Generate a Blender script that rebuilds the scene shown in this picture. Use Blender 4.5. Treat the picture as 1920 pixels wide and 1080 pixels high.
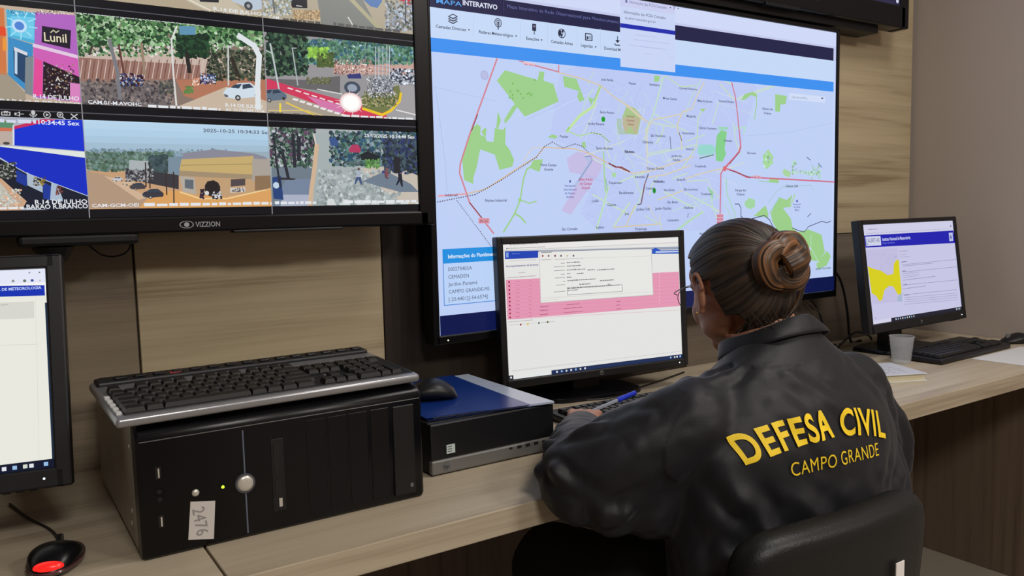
import bpy, bmesh, math, random
from mathutils import Vector, Matrix, noise
from mathutils.bvhtree import BVHTree
from math import sin, cos, pi, radians, sqrt, exp
for o in list(bpy.data.objects): bpy.data.objects.remove(o)
SC = bpy.context.scene
COL = SC.collection
# ------------------------------------------------------------------ camera
CAM = Vector((-2.6585, -1.5766, 1.1851)); YAW, PITCH, ROLL, FPX = .5835, .0940, -.0227, 1525.75
Fw = Vector((sin(YAW)*cos(PITCH), cos(YAW)*cos(PITCH), -sin(PITCH)))
_r = Vector((cos(YAW), -sin(YAW), 0)); _u = _r.cross(Fw)
Rt = _r*cos(ROLL)+_u*sin(ROLL); Up = -_r*sin(ROLL)+_u*cos(ROLL)
cd = bpy.data.cameras.new('camera'); cam = bpy.data.objects.new('camera', cd); COL.objects.link(cam)
cd.sensor_width = 36; cd.lens = FPX/1920*36; cd.clip_start = .02
M = Matrix((Rt, Up, -Fw)).transposed().to_4x4(); M.translation = CAM; cam.matrix_world = M
SC.camera = cam
# ------------------------------------------------------------------ world, lights, exposure
SC.view_settings.view_transform = 'Standard'; SC.view_settings.look = 'None'
SC.view_settings.gamma = 1; SC.view_settings.exposure = 0; SC.view_settings.use_curve_mapping = False
W = bpy.data.worlds.new('world'); SC.world = W; W.use_nodes = True
W.node_tree.nodes['Background'].inputs[0].default_value = (.6, .62, .7, 1)
W.node_tree.nodes['Background'].inputs[1].default_value = .05
def area(name, loc, target, sx, sy, power, col):
    l = bpy.data.lights.new(name, 'AREA'); l.shape = 'RECTANGLE'; l.size = sx; l.size_y = sy; l.energy = power; l.color = col
    o = bpy.data.objects.new(name, l); COL.objects.link(o); o.location = loc
    o.rotation_euler = (Vector(target)-Vector(loc)).to_track_quat('-Z', 'Y').to_euler(); return o
LIGHTS = [  # the room's ceiling panels: (x, y, size x, size y, watts)
    (-1.05, -1.15, .60, .60, 14), (-2.5, -2.9, .60, .60, 48), (-.7, -3.0, .60, .60, 40)]
for i, (x, y, sx, sy, p) in enumerate(LIGHTS):
    area('ceiling_panel_light', (x, y, 2.66), (x, y, 0), sx, sy, p, (1, .95, .88))

# ------------------------------------------------------------------ helpers
def lin(c):
    c = c/255.; return c/12.92 if c <= .04045 else ((c+.055)/1.055)**2.4
def rgb(r, g, b): return (lin(r), lin(g), lin(b), 1)
MATS = {}
def mat(name, col, rough=.5, metal=0, spec=.5, bump=0, bscale=200, var=0, vscale=8, coat=0, alpha=1, sheen=0):
    if name in MATS: return MATS[name]
    m = bpy.data.materials.new(name); m.use_nodes = True; nt = m.node_tree; b = nt.nodes['Principled BSDF']
    c = rgb(*col); b.inputs['Base Color'].default_value = c; b.inputs['Roughness'].default_value = rough
    b.inputs['Metallic'].default_value = metal; b.inputs['Specular IOR Level'].default_value = spec
    b.inputs['Coat Weight'].default_value = coat; b.inputs['Sheen Weight'].default_value = sheen
    tc = nt.nodes.new('ShaderNodeTexCoord')
    n = nt.nodes.new('ShaderNodeTexNoise'); n.inputs['Scale'].default_value = vscale; n.inputs['Detail'].default_value = 5
    nt.links.new(tc.outputs['Object'], n.inputs['Vector'])
    mx = nt.nodes.new('ShaderNodeMix'); mx.data_type = 'RGBA'
    v = max(var, .04)
    mx.inputs[6].default_value = tuple(x*(1-v) for x in c[:3])+(1,); mx.inputs[7].default_value = tuple(min(1, x*(1+v)) for x in c[:3])+(1,)
    nt.links.new(n.outputs['Fac'], mx.inputs[0]); nt.links.new(mx.outputs[2], b.inputs['Base Color'])
    if bump:
        n2 = nt.nodes.new('ShaderNodeTexNoise'); n2.inputs['Scale'].default_value = bscale; n2.inputs['Detail'].default_value = 3
        nt.links.new(tc.outputs['Object'], n2.inputs['Vector'])
        bp = nt.nodes.new('ShaderNodeBump'); bp.inputs['Strength'].default_value = bump; bp.inputs['Distance'].default_value = .002
        nt.links.new(n2.outputs['Fac'], bp.inputs['Height']); nt.links.new(bp.outputs['Normal'], b.inputs['Normal'])
    MATS[name] = m; return m
def wood(name, dark, light, axis='x', fine=34, rough=.5):
    m = bpy.data.materials.new(name); m.use_nodes = True; nt = m.node_tree; b = nt.nodes['Principled BSDF']
    tc = nt.nodes.new('ShaderNodeTexCoord')
    def layer(s_along, s_across, detail, dist):
        mp = nt.nodes.new('ShaderNodeMapping')
        s = [s_across]*3; s['xyz'.index(axis)] = s_along; mp.inputs['Scale'].default_value = s
        n = nt.nodes.new('ShaderNodeTexNoise'); n.inputs['Scale'].default_value = 1; n.inputs['Detail'].default_value = detail
        n.inputs['Distortion'].default_value = dist
        nt.links.new(tc.outputs['Object'], mp.inputs['Vector']); nt.links.new(mp.outputs['Vector'], n.inputs['Vector']); return n
    a = layer(1.3, fine, 6, .6); c = layer(3.5, 220, 3, .1)
    mm = nt.nodes.new('ShaderNodeMath'); mm.operation = 'MULTIPLY_ADD'; mm.inputs[1].default_value = .38
    nt.links.new(c.outputs['Fac'], mm.inputs[0]); nt.links.new(a.outputs['Fac'], mm.inputs[2])
    r = nt.nodes.new('ShaderNodeValToRGB'); e = r.color_ramp.elements
    e[0].position = .46; e[0].color = rgb(*dark); e[1].position = .90; e[1].color = rgb(*light)
    k = e.new(.62); k.color = rgb(*[d*.35+l*.65 for d, l in zip(dark, light)])
    nt.links.new(mm.outputs[0], r.inputs[0]); nt.links.new(r.outputs[0], b.inputs['Base Color'])
    b.inputs['Roughness'].default_value = rough; b.inputs['Specular IOR Level'].default_value = .35
    bp = nt.nodes.new('ShaderNodeBump'); bp.inputs['Strength'].default_value = .15; bp.inputs['Distance'].default_value = .001
    nt.links.new(mm.outputs[0], bp.inputs['Height']); nt.links.new(bp.outputs['Normal'], b.inputs['Normal'])
    return m
def screen_mat(name, strength=1.0, rough=.18):
    m = bpy.data.materials.new(name); m.use_nodes = True; nt = m.node_tree; b = nt.nodes['Principled BSDF']
    a = nt.nodes.new('ShaderNodeAttribute'); a.attribute_name = 'Col'
    b.inputs['Base Color'].default_value = (.006, .006, .008, 1); b.inputs['Roughness'].default_value = rough
    b.inputs['Specular IOR Level'].default_value = .25
    nt.links.new(a.outputs['Color'], b.inputs['Emission Color']); b.inputs['Emission Strength'].default_value = strength
    return m
def linkmesh(name, me, m, parent=None, smooth=False):
    o = bpy.data.objects.new(name, me); COL.objects.link(o)
    if m is not None and not me.materials: me.materials.append(m)
    if smooth:
        for p in me.polygons: p.use_smooth = True
    if parent: o.parent = parent
    return o
def obj(name, bm, m, parent=None, smooth=False, autos=True):
    bmesh.ops.recalc_face_normals(bm, faces=bm.faces)
    me = bpy.data.meshes.new(name); bm.to_mesh(me); bm.free()
    o = linkmesh(name, me, m, parent, smooth)
    if smooth and autos:
        me.set_sharp_from_angle(angle=radians(38))
    return o
def thing(name, label, cat, loc=(0, 0, 0), rz=0, group=None):
    o = bpy.data.objects.new(name, None); COL.objects.link(o); o.location = loc; o.rotation_euler = (0, 0, rz)
    o.empty_display_size = .05
    return tag(o, label, cat, group)
def tag(o, label, cat, group=None):
    o['label'] = label; o['category'] = cat
    if group: o['group'] = group
    return o
def BM(): return bmesh.new()
def box(bm, x0, x1, y0, y1, z0, z1, bev=0, seg=2, mtx=None):
    r = bmesh.ops.create_cube(bm, size=1)['verts']
    for v in r: v.co = Vector(((x0+x1)/2+v.co.x*(x1-x0), (y0+y1)/2+v.co.y*(y1-y0), (z0+z1)/2+v.co.z*(z1-z0)))
    if bev:
        es = list({e for v in r for e in v.link_edges})
        g = bmesh.ops.bevel(bm, geom=es, offset=bev, segments=seg, profile=.5, affect='EDGES'); r = g['verts'] 
        r = list({v for f in g['faces'] for v in f.verts} | {v for v in r})
    if mtx:
        bmesh.ops.transform(bm, matrix=mtx, verts=r)
    return bm
def bx(*a, **k): return box(BM(), *a, **k)
def cyl(bm, p0, p1, r0, r1=None, n=24, caps=True):
    if r1 is None: r1 = r0
    p0 = Vector(p0); p1 = Vector(p1); d = p1-p0
    g = bmesh.ops.create_cone(bm, cap_ends=caps, segments=n, radius1=r0, radius2=r1, depth=d.length)
    q = d.to_track_quat('Z', 'Y').to_matrix().to_4x4(); q.translation = (p0+p1)/2
    bmesh.ops.transform(bm, matrix=q, verts=g['verts']); return bm
def sph(bm, c, r, sc=(1, 1, 1), u=20, v=14, rot=None):
    g = bmesh.ops.create_uvsphere(bm, u_segments=u, v_segments=v, radius=r)
    m = Matrix.Translation(Vector(c)) @ (rot.to_4x4() if rot else Matrix.Identity(4)) @ Matrix.Diagonal((*sc, 1))
    bmesh.ops.transform(bm, matrix=m, verts=g['verts']); return bm
def catmull(P, n=6):
    P = [Vector(p) for p in P]; Q = [P[0]*2-P[1]]+P+[P[-1]*2-P[-2]]; out = []
    for i in range(1, len(Q)-2):
        for k in range(n):
            t = k/n; a, b, c, d = Q[i-1], Q[i], Q[i+1], Q[i+2]
            out.append(.5*((2*b)+(c-a)*t+(2*a-5*b+4*c-d)*t*t+(3*b-a-3*c+d)*t**3))
    out.append(P[-1]); return out
def tube(bm, P, rad, n=10, smooth=6, caps=True, grooves=0, gd=0):
    P = catmull(P, smooth) if smooth else [Vector(p) for p in P]
    N = len(P); rings = []; prev = None
    for i, p in enumerate(P):
        t = (P[min(i+1, N-1)]-P[max(i-1, 0)]).normalized()
        if prev is None:
            a = t.orthogonal().normalized()
        else:
            a = (prev-t*prev.dot(t)).normalized()
        prev = a; b = t.cross(a)
        r = rad(i/(N-1)) if callable(rad) else rad
        rings.append([bm.verts.new(p+(a*cos(2*pi*k/n)+b*sin(2*pi*k/n))*r*(1+(gd*cos(grooves*2*pi*k/n+i*.12) if grooves else 0))) for k in range(n)])
    for i in range(N-1):
        for k in range(n): bm.faces.new((rings[i][k], rings[i][(k+1) % n], rings[i+1][(k+1) % n], rings[i+1][k]))
    if caps: bm.faces.new(rings[0][::-1]); bm.faces.new(rings[-1])
    return bm
def loft(bm, rings, caps=True):
    R = [[bm.verts.new(p) for p in r] for r in rings]; n = len(R[0])
    for i in range(len(R)-1):
        for k in range(n): bm.faces.new((R[i][k], R[i][(k+1) % n], R[i+1][(k+1) % n], R[i+1][k]))
    if caps: bm.faces.new(R[0][::-1]); bm.faces.new(R[-1])
    return bm
def structure(name, bm, m):
    o = obj(name, bm, m); o['kind'] = 'structure'; return o
def meshed(o, mods):
    """apply modifiers through the depsgraph and keep the result as plain mesh"""
    for t, kw in mods:
        md = o.modifiers.new(t, t)
        for k, v in kw.items(): setattr(md, k, v)
    dg = bpy.context.evaluated_depsgraph_get(); me = bpy.data.meshes.new_from_object(o.evaluated_get(dg)); old = o.data
    o.modifiers.clear(); o.data = me
    if not me.materials and old.materials: me.materials.append(old.materials[0])
    for p in me.polygons: p.use_smooth = True
    return o
def fontmesh(s, bold=0.0, spacing=1.0, res=2):
    c = bpy.data.curves.new('font', 'FONT'); c.body = s; c.size = 1; c.offset = bold; c.resolution_u = res; c.space_character = spacing
    o = bpy.data.objects.new('font', c); COL.objects.link(o)
    dg = bpy.context.evaluated_depsgraph_get(); me = bpy.data.meshes.new_from_object(o.evaluated_get(dg))
    V = [(v.co.x, v.co.y) for v in me.vertices]; Fc = [tuple(p.vertices) for p in me.polygons]
    bpy.data.objects.remove(o); bpy.data.meshes.remove(me)
    return V, Fc
def ray(x, y): return Fw+Rt*((x-960)/FPX)-Up*((y-540)/FPX)
# a flat picture panel (screen): vector shapes in its own plane, each face with its own emitted colour
class Panel:
    def __init__(s, P, a, b, w, h):
        s.P = Vector(P); s.a = Vector(a).normalized(); s.b = Vector(b).normalized(); s.n = s.a.cross(s.b); s.w = w; s.h = h
        s.V = []; s.F = []; s.C = []; s.full = (-w/2, w/2, -h/2, h/2); s.clip = s.full; s.T = lambda x, y: (x, y); s.k = 1.
    def crop(s, ox, oy, sc): s.T = lambda x, y: (ox+x/sc, oy+y/sc); s.k = sc
    def uv(s, x, y):
        d = ray(*s.T(x, y)); t = (s.P-CAM).dot(s.n)/d.dot(s.n); q = CAM+d*t-s.P; return (q.dot(s.a), q.dot(s.b))
    def _clip(s, pts):
        x0, x1, y0, y1 = s.clip
        for ax, lim, sg in ((0, x0, 1), (0, x1, -1), (1, y0, 1), (1, y1, -1)):
            out = []
            for i in range(len(pts)):
                A, B = pts[i-1], pts[i]; ia = (A[ax]-lim)*sg >= 0; ib = (B[ax]-lim)*sg >= 0
                if ia != ib:
                    t = (lim-A[ax])/(B[ax]-A[ax]); out.append((A[0]+(B[0]-A[0])*t, A[1]+(B[1]-A[1])*t))
                if ib: out.append(B)
            pts = out
            if len(pts) < 3: return []
        return pts
    def puv(s, pts, col, L):
        pts = s._clip(pts)
        if len(pts) < 3: return
        i = len(s.V); s.V += [(u, v, L) for u, v in pts]; s.F.append(tuple(range(i, i+len(pts)))); s.C.append(rgb(*col))
    def poly(s, pts, col, L): s.puv([s.uv(*p) for p in pts], col, L)
    def rect(s, u0, u1, v0, v1, col, L): s.puv([(u0, v0), (u1, v0), (u1, v1), (u0, v1)], col, L)
    def prect(s, x0, y0, x1, y1, col, L):   # axis-parallel on the panel, from two opposite corners
        a = s.uv(x0, y0); b = s.uv(x1, y1); s.rect(min(a[0], b[0]), max(a[0], b[0]), min(a[1], b[1]), max(a[1], b[1]), col, L)
    def line(s, pts, w, col, L, dash=0):
        U = [Vector(s.uv(*p)) for p in pts]; W2 = w/2*s.mpp(pts[0])
        for i in range(len(U)-1):
            d = U[i+1]-U[i]
            if d.length < 1e-7: continue
            t = d.normalized(); nrm = Vector((-t.y, t.x))*W2; A = U[i]-t*W2*.6; B = U[i+1]+t*W2*.6
            if dash:
                n = max(1, int((B-A).length/(dash*s.mpp(pts[0]))))
                for k in range(0, n, 2):
                    p = A+(B-A)*(k/n); q = A+(B-A)*((k+1)/n); s.puv([tuple(p+nrm), tuple(p-nrm), tuple(q-nrm), tuple(q+nrm)], col, L)
            else: s.puv([tuple(A+nrm), tuple(A-nrm), tuple(B-nrm), tuple(B+nrm)], col, L+i % 2*.4)
    def mpp(s, p):  # metres on the panel per traced pixel, vertical
        a = s.uv(*p); b = s.uv(p[0], p[1]+10); return abs(a[1]-b[1])/10
    def disc(s, x, y, r, col, L, sy=1, n=18):
        c = s.uv(x, y); m = s.mpp((x, y))*r
        s.puv([(c[0]+cos(2*pi*k/n)*m, c[1]+sin(2*pi*k/n)*m*sy) for k in range(n)], col, L)
    def ring(s, x, y, r, w, col, L, n=20):
        c = s.uv(x, y); mm = s.mpp((x, y)); m = mm*r; q = mm*(r-w)
        for k in range(n):
            a, b = 2*pi*k/n, 2*pi*(k+1)/n
            s.puv([(c[0]+cos(a)*m, c[1]+sin(a)*m), (c[0]+cos(b)*m, c[1]+sin(b)*m), (c[0]+cos(b)*q, c[1]+sin(b)*q), (c[0]+cos(a)*q, c[1]+sin(a)*q)], col, L)
    def text(s, t, x, y, h, col, L, x2=None, bold=0.0, align='l', xs=1.0):
        V, Fc = fontmesh(t, bold)
        if not V: return
        X0 = min(v[0] for v in V); X1 = max(v[0] for v in V); c = s.uv(x, y); sc = s.mpp((x, y))*h/.72
        sx = sc*xs
        if x2 is not None: sx = (s.uv(x2, y)[0]-c[0])/(X1-X0)
        off = 0 if align == 'l' else -(X1-X0)*sx/2
        for f in Fc: s.puv([(c[0]+off+(V[i][0]-X0)*sx, c[1]+V[i][1]*sc) for i in f], col, L)
    fine = 1.0
    def blobs(s, n, x0, y0, x1, y1, cols, r0, r1, L, rnd, sy=1, inside=None):
        n = int(n/s.fine**1.9); r0 *= s.fine; r1 *= s.fine
        for i in range(n):
            x = rnd.uniform(x0, x1); y = rnd.uniform(y0, y1)
            if inside and not inside(x, y): continue
            c = s.uv(x, y); m = s.mpp((x, y))*rnd.uniform(r0, r1); k0 = rnd.randint(5, 7); ph = rnd.random()*6
            co = rnd.choice(cols); j = rnd.uniform(.85, 1.15); co = tuple(min(255, q*j) for q in co)
            s.puv([(c[0]+cos(ph+2*pi*k/k0)*m*rnd.uniform(.7, 1.2), c[1]+sin(ph+2*pi*k/k0)*m*sy*rnd.uniform(.7, 1.2)) for k in range(k0)], co, L+rnd.random()*.9)
    def scrawl(s, x0, y0, x1, h, col, L, rnd):   # unreadable small print: short dashes of word length
        a = s.uv(x0, y0); m = s.mpp((x0, y0)); b = s.uv(x1, y0); u = a[0]
        while u < b[0]:
            w = rnd.uniform(.8, 3.2)*h*m; s.rect(u, min(u+w, b[0]), a[1], a[1]+h*m*rnd.uniform(.7, 1), col, L); u += w+h*m*.5
    def build(s, name, m, parent, inv, step=1.2e-4):
        me = bpy.data.meshes.new(name)
        me.from_pydata([inv @ (s.P+s.a*u+s.b*v+s.n*(L*step)) for u, v, L in s.V], [], s.F)
        at = me.color_attributes.new('Col', 'FLOAT_COLOR', 'CORNER')
        k = 0
        for f, c in zip(s.F, s.C):
            for _ in f: at.data[k].color = c; k += 1
        me.materials.append(m); o = bpy.data.objects.new(name, me); COL.objects.link(o); o.parent = parent
        return o

#@@STRUCT
# ------------------------------------------------------------------ materials
M_PANEL = wood('oak_laminate', (140, 123, 96), (188, 172, 142), 'x', 26)
M_PANEL_LEFT = wood('darker_panel_laminate', (104, 92, 76), (140, 126, 106), 'x', 26)  # left panel, a darker tone than its neighbour across the seam
M_PANEL_SHADE = wood('shaded_oak_laminate', (86, 76, 66), (116, 105, 92), 'x', 26)  # lower right panel: shade on the same oak, put into a darker colour
M_NICHE = wood('unlit_niche_laminate', (30, 24, 20), (52, 42, 35), 'z', 30)  # dark brown stands in for the unlit niche behind the map television
M_DESK = wood('desk_laminate', (150, 135, 114), (184, 171, 150), 'x', 22, .42)
M_SIDE = wood('panel_side_laminate', (84, 70, 58), (112, 96, 82), 'z', 40)
M_WALL = mat('painted_wall', (166, 154, 145), .9, var=.06, vscale=3, bump=.1, bscale=60)
M_FLOOR = mat('floor_tile', (148, 138, 126), .4, var=.08, vscale=4)
M_CEIL = mat('ceiling_paint', (170, 168, 164), .9)
M_BLK = mat('black_plastic', (18, 18, 21), .42, spec=.4, var=.05)
M_BLKG = mat('gloss_black_plastic', (10, 10, 14), .30, spec=.28)
M_BLKM = mat('matte_black_steel', (17, 17, 19), .5, spec=.35, bump=.1, bscale=900)
M_KEY = mat('key_plastic', (17, 17, 18), .42)
M_SILV = mat('silver_plastic', (150, 150, 154), .30, metal=.55)
M_GREY = mat('grey_plastic', (96, 96, 96), .45)
M_STEEL = mat('zinc_steel', (205, 200, 192), .30, metal=.45, var=.1, vscale=30)
M_WHITE = mat('white_paper', (205, 205, 205), .8)
M_LABEL = mat('label_sticker', (198, 192, 188), .7)
M_INK = mat('pencil_ink', (140, 137, 136), .8)
# ------------------------------------------------------------------ the room
structure('floor', bx(-5, .10, -5, .05, -.05, 0), M_FLOOR)
structure('ceiling', bx(-5, .10, -5, .05, 2.7, 2.75), M_CEIL)
structure('wall_back', bx(-5, .10, .025, .08, 0, 2.7), M_WALL)
structure('wall_right', bx(.03, .10, -5, .025, 0, 2.7), M_WALL)
structure('wall_left', bx(-5.05, -5, -5, .08, 0, 2.7), M_WALL)
structure('wall_rear', bx(-5, .10, -5.05, -5, 0, 2.7), M_WALL)
for i, (x0, x1, z0, z1, m) in enumerate([(-5, -2.424, .0, 2.7, M_PANEL_LEFT), (-2.420, -1.945, 0, 2.7, M_PANEL), (-1.943, -1.05, 0, 2.7, M_NICHE),
                                         (-1.048, .012, 1.092, 2.7, M_PANEL), (-1.048, .012, 0, 1.090, M_PANEL_SHADE)]):
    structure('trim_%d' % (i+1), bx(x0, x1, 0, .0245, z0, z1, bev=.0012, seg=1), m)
# ceiling light panels seen as fittings
for i, (x, y, sx, sy, p) in enumerate(LIGHTS):
    t = thing('ceiling_light', 'square white ceiling light panel ' + ['above the desk', 'behind the camera at the left', 'behind the camera at the right'][i], 'ceiling light', (x, y, 2.70), 0)
    fb = BM()
    for a in ((-sx/2-.03, -sx/2, -sy/2-.03, sy/2+.03), (sx/2, sx/2+.03, -sy/2-.03, sy/2+.03), (-sx/2, sx/2, -sy/2-.03, -sy/2), (-sx/2, sx/2, sy/2, sy/2+.03)):
        box(fb, *a, -.035, 0)
    obj('frame', fb, mat('white_enamel', (215, 215, 212), .5), t)
    dm = mat('light_diffuser', (235, 235, 230), .6); d = obj('diffuser', bx(-sx/2, sx/2, -sy/2, sy/2, -.02, 0), dm, t)
    dm.node_tree.nodes['Principled BSDF'].inputs['Emission Color'].default_value = (1, .95, .88, 1)
    dm.node_tree.nodes['Principled BSDF'].inputs['Emission Strength'].default_value = 3

# ------------------------------------------------------------------ desks
def desk(x0, x1, label, sides):
    t = thing('desk', label, 'desk', ((x0+x1)/2, -.3, 0)); h = (x1-x0)/2
    obj('worktop', bx(-h, h, -.298, .298, .7105, .75, bev=.0015, seg=2), M_DESK, t)
    for sx in sides: obj('side_panel', bx(sx*h-(.0 if sx < 0 else .025), sx*h+(.025 if sx < 0 else .0), -.27, .29, .0, .710, bev=.001, seg=1), M_SIDE, t)
    obj('back_panel', bx(-h+.026, h-.026, .255, .273, .18, .709), M_SIDE, t)
    return t
desk(-4.2, -2.431, 'wood laminate desk at the left end, under the red-lit mouse', (-1, 1))
desk(-2.428, .026, 'long wood laminate desk that the woman sits at, up to the grey wall', (-1, 1))
#@@TVS
M_SCR = screen_mat('lit_screen', 1.0)
X_, Y_, Z_ = Vector((1, 0, 0)), Vector((0, 1, 0)), Vector((0, 0, 1))
def frame_bm(w, h, bl, br, bt, bb, depth, lip=.004, bev=.004):
    """hollow display housing: front opening w x h at y=0 (front faces -y), bezels around, closed back"""
    bm = BM()
    box(bm, -w/2-bl, -w/2, -lip, depth, -h/2-bb, h/2+bt, bev)
    box(bm, w/2, w/2+br, -lip, depth, -h/2-bb, h/2+bt, bev)
    box(bm, -w/2-bl*.6, w/2+br*.6, -lip, depth, h/2, h/2+bt, bev)
    box(bm, -w/2-bl*.6, w/2+br*.6, -lip, depth, -h/2-bb, -h/2, bev)
    box(bm, -w/2-.001, w/2+.001, .002, depth-.001, -h/2-.001, h/2+.001)
    return bm
def textmesh(name, s, hgt, mtx, m, parent, bold=0, width=None, depth=.0004):
    V, Fc = fontmesh(s, bold); X0 = min(v[0] for v in V); X1 = max(v[0] for v in V)
    sy = hgt/.72; sx = width/(X1-X0) if width else sy
    bm = BM(); vs = [bm.verts.new(((x-(X0+X1)/2)*sx, 0, (y-.36)*sy)) for x, y in V]
    for f in Fc:
        try: bm.faces.new([vs[i] for i in f])
        except ValueError: pass
    g = bmesh.ops.extrude_face_region(bm, geom=list(bm.faces)); bmesh.ops.translate(bm, vec=(0, -depth, 0), verts=[v for v in g['geom'] if isinstance(v, bmesh.types.BMVert)])
    bmesh.ops.transform(bm, matrix=mtx, verts=bm.verts)
    return obj(name, bm, m, parent)

# ---- camera-feed television (left)
TVW, TVH = 1.164, .654; tvx, tvz, tvy = -2.501, 1.517, -.13
tv = thing('wall_television', 'large wall television showing a grid of street camera feeds', 'television', (tvx, tvy, tvz))
obj('housing', frame_bm(TVW, TVH, .034, .034, .034, .028, .045), M_BLKG, tv)
obj('back_cover', bx(-.45, .45, .045, .075, -.30, .22, bev=.01), M_BLK, tv)
bb = BM(); box(bb, -.30, .30, .075, .13, -.12, .12, .004); obj('wall_bracket', bb, M_BLKM, tv)
E1 = BM(); box(E1, -.10, .07, -.002, .05, -.371, -.352, .006); cyl(E1, (-.052, .02, -.372), (-.052, .02, -.394), .030, .018, 20); obj('bracket_arm', E1, M_BLKM, tv)
obj('sensor_tab', bx(.22, .42, -.006, .02, -.3585, -.353, bev=.002), M_BLK, tv)
lm = mat('printed_logo_grey', (165, 168, 175), .5)
textmesh('brand_lettering', 'VIZZION', .0088, Matrix.Translation((.178, -.0042, -.3418)), lm, tv, .012, .040)
em = BM()
for (rx, rz, w) in ((.0115, .0062, .0016), (.0042, .0040, .0042)):
    vs = [em.verts.new((.144+cos(a)*rx*s, -.0046, -.3418+sin(a)*rz*s)) for s in (1, 1-w/rx*.999) for a in [2*pi*k/24 for k in range(24)]]
    for k in range(24): em.faces.new((vs[k], vs[(k+1) % 24], vs[24+(k+1) % 24], vs[24+k]))
obj('logo_emblem', em, lm, tv)
P = Panel((tvx, tvy+.0015, tvz), X_, Z_, TVW, TVH); rn = random.Random(4)
P.fine = .58; BAR = (12, 13, 18); P.rect(*P.full, BAR, 0)
cw, chh = TVW/4, TVH/4
def cell(c, r):  # column from the left, row from the bottom
    return (-TVW/2+cw*c+.0006, -TVW/2+cw*(c+1)-.0006, -TVH/2+chh*r+.0135, -TVH/2+chh*(r+1)-.0105)
for k in range(1, 4):
    P.rect(-TVW/2+cw*k-.0007, -TVW/2+cw*k+.0007, -TVH/2, TVH/2, (150, 150, 155), 1)
    P.rect(-TVW/2, TVW/2, -TVH/2+chh*k-.0007, -TVH/2+chh*k+.0007, (88, 88, 96), 1)
def generic(c, r, sky, ground, green):
    P.clip = q = cell(c, r); P.rect(*q, ground, 2); h = q[3]-q[2]
    P.rect(q[0], q[1], q[2]+h*.55, q[3], sky, 3)
    for k in range(330):
        u = rn.uniform(q[0], q[1]); v = q[2]+h*(.45+.42*rn.random()*(.6+.4*sin(u*40+r))); m = rn.uniform(.0015, .006); j = rn.uniform(.55, 1.5)
        P.puv([(u+cos(a)*m, v+sin(a)*m) for a in (0, 1.1, 2.2, 3.3, 4.4, 5.4)], tuple(x*j for x in green), 4+rn.random())
    P.puv([(q[0]+cw*.4, q[2]), (q[0]+cw*.8, q[2]), (q[0]+cw*.55, q[2]+h*.55), (q[0]+cw*.48, q[2]+h*.55)], tuple(x*.7 for x in ground), 5)
for c in range(4): generic(c, 3, (170, 195, 215), (150, 140, 125), (60, 95, 55))
generic(0, 0, (150, 185, 220), (160, 150, 140), (60, 90, 60)); generic(0, 1, (180, 200, 220), (150, 120, 100), (60, 100, 50)); generic(0, 2, (180, 190, 200), (120, 120, 120), (70, 90, 60)); generic(1, 2, (150, 180, 160), (150, 140, 120), (60, 90, 60))
WH = (225, 228, 232)
# feed: blue and pink shop fronts
P.clip = cell(1, 1); q = P.clip; P.rect(*q, (190, 170, 150), 2); P.crop(0, 0, 4)
P.poly([(-900, -30), (30, 60), (50, 560), (-900, 560)], (205, 120, 70), 3)
P.poly([(-900, 560), (50, 540), (190, 700), (200, 780), (-900, 780)], (160, 148, 130), 3)
P.poly([(-300, 190), (40, 200), (45, 270), (-300, 240)], (225, 75, 40), 4); P.poly([(20, 280), (45, 285), (50, 380), (20, 380)], (235, 150, 60), 4)
P.poly([(45, 70), (265, 95), (262, 330), (60, 275)], (75, 175, 215), 4); P.poly([(60, 275), (250, 335), (245, 430), (200, 690), (60, 560)], (60, 140, 195), 4)
P.poly([(80, 120), (255, 130), (255, 300), (80, 260)], (110, 200, 232), 5)
for k in range(9): P.line([(160+60*cos(a), 190+60*sin(a)) for a in [k*.7+.2]]+[(160+120*cos(k*.7+.2), 190+105*sin(k*.7+.2))], 8, (160, 225, 245), 6)
P.disc(145, 195, 50, (190, 222, 245), 7); P.disc(145, 195, 32, (80, 130, 210), 8)
P.poly([(100, 360), (210, 410), (205, 640), (105, 560)], (40, 70, 105), 5); P.poly([(110, 380), (130, 390), (130, 560), (110, 550)], (190, 210, 230), 6)
P.poly([(105, 352), (205, 395), (205, 420), (105, 378)], (215, 215, 225), 6)
P.poly([(190, 430), (250, 420), (245, 720), (185, 700)], (125, 135, 140), 6)
P.poly([(265, 90), (620, 120), (620, 770), (245, 730)], (175, 100, 190), 4); P.poly([(250, 335), (620, 440), (620, 590), (250, 430)], (205, 95, 180), 6)
P.poly([(262, 430), (320, 460), (318, 720), (248, 720)], (225, 75, 150), 6); P.poly([(325, 460), (600, 580), (600, 770), (320, 720)], (38, 26, 34), 7)
P.poly([(245, 325), (620, 425), (620, 450), (245, 352)], (225, 200, 225), 7)
P.poly([(315, 195), (532, 228), (525, 368), (312, 318)], (34, 28, 44), 8); P.text('Lunil', 332, 308, 68, (222, 214, 180), 9, x2=500, bold=.01)
P.line([(380, 245), (400, 228), (420, 245), (440, 232)], 8, (200, 190, 160), 9)
P.blobs(60, 330, 480, 560, 720, [(90, 80, 90), (150, 120, 90), (60, 30, 50), (190, 190, 190)], 5, 14, 9, rn)
P.text('A.', 415, 610, 36, (220, 215, 210), 10.5, bold=.01); P.poly([(525, 620), (600, 630), (600, 770), (525, 760)], (215, 130, 190), 10)
P.blobs(40, 50, 80, 540, 110, [(240, 240, 240), (60, 50, 70)], 4, 8, 9, rn)
P.text('R.14 DE JULHO', 250, 738, 32, WH, 12, x2=592, bold=.02); P.text('BARAO R.BRANCO', 0, 770, 30, WH, 12, x2=600, bold=.02)
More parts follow.
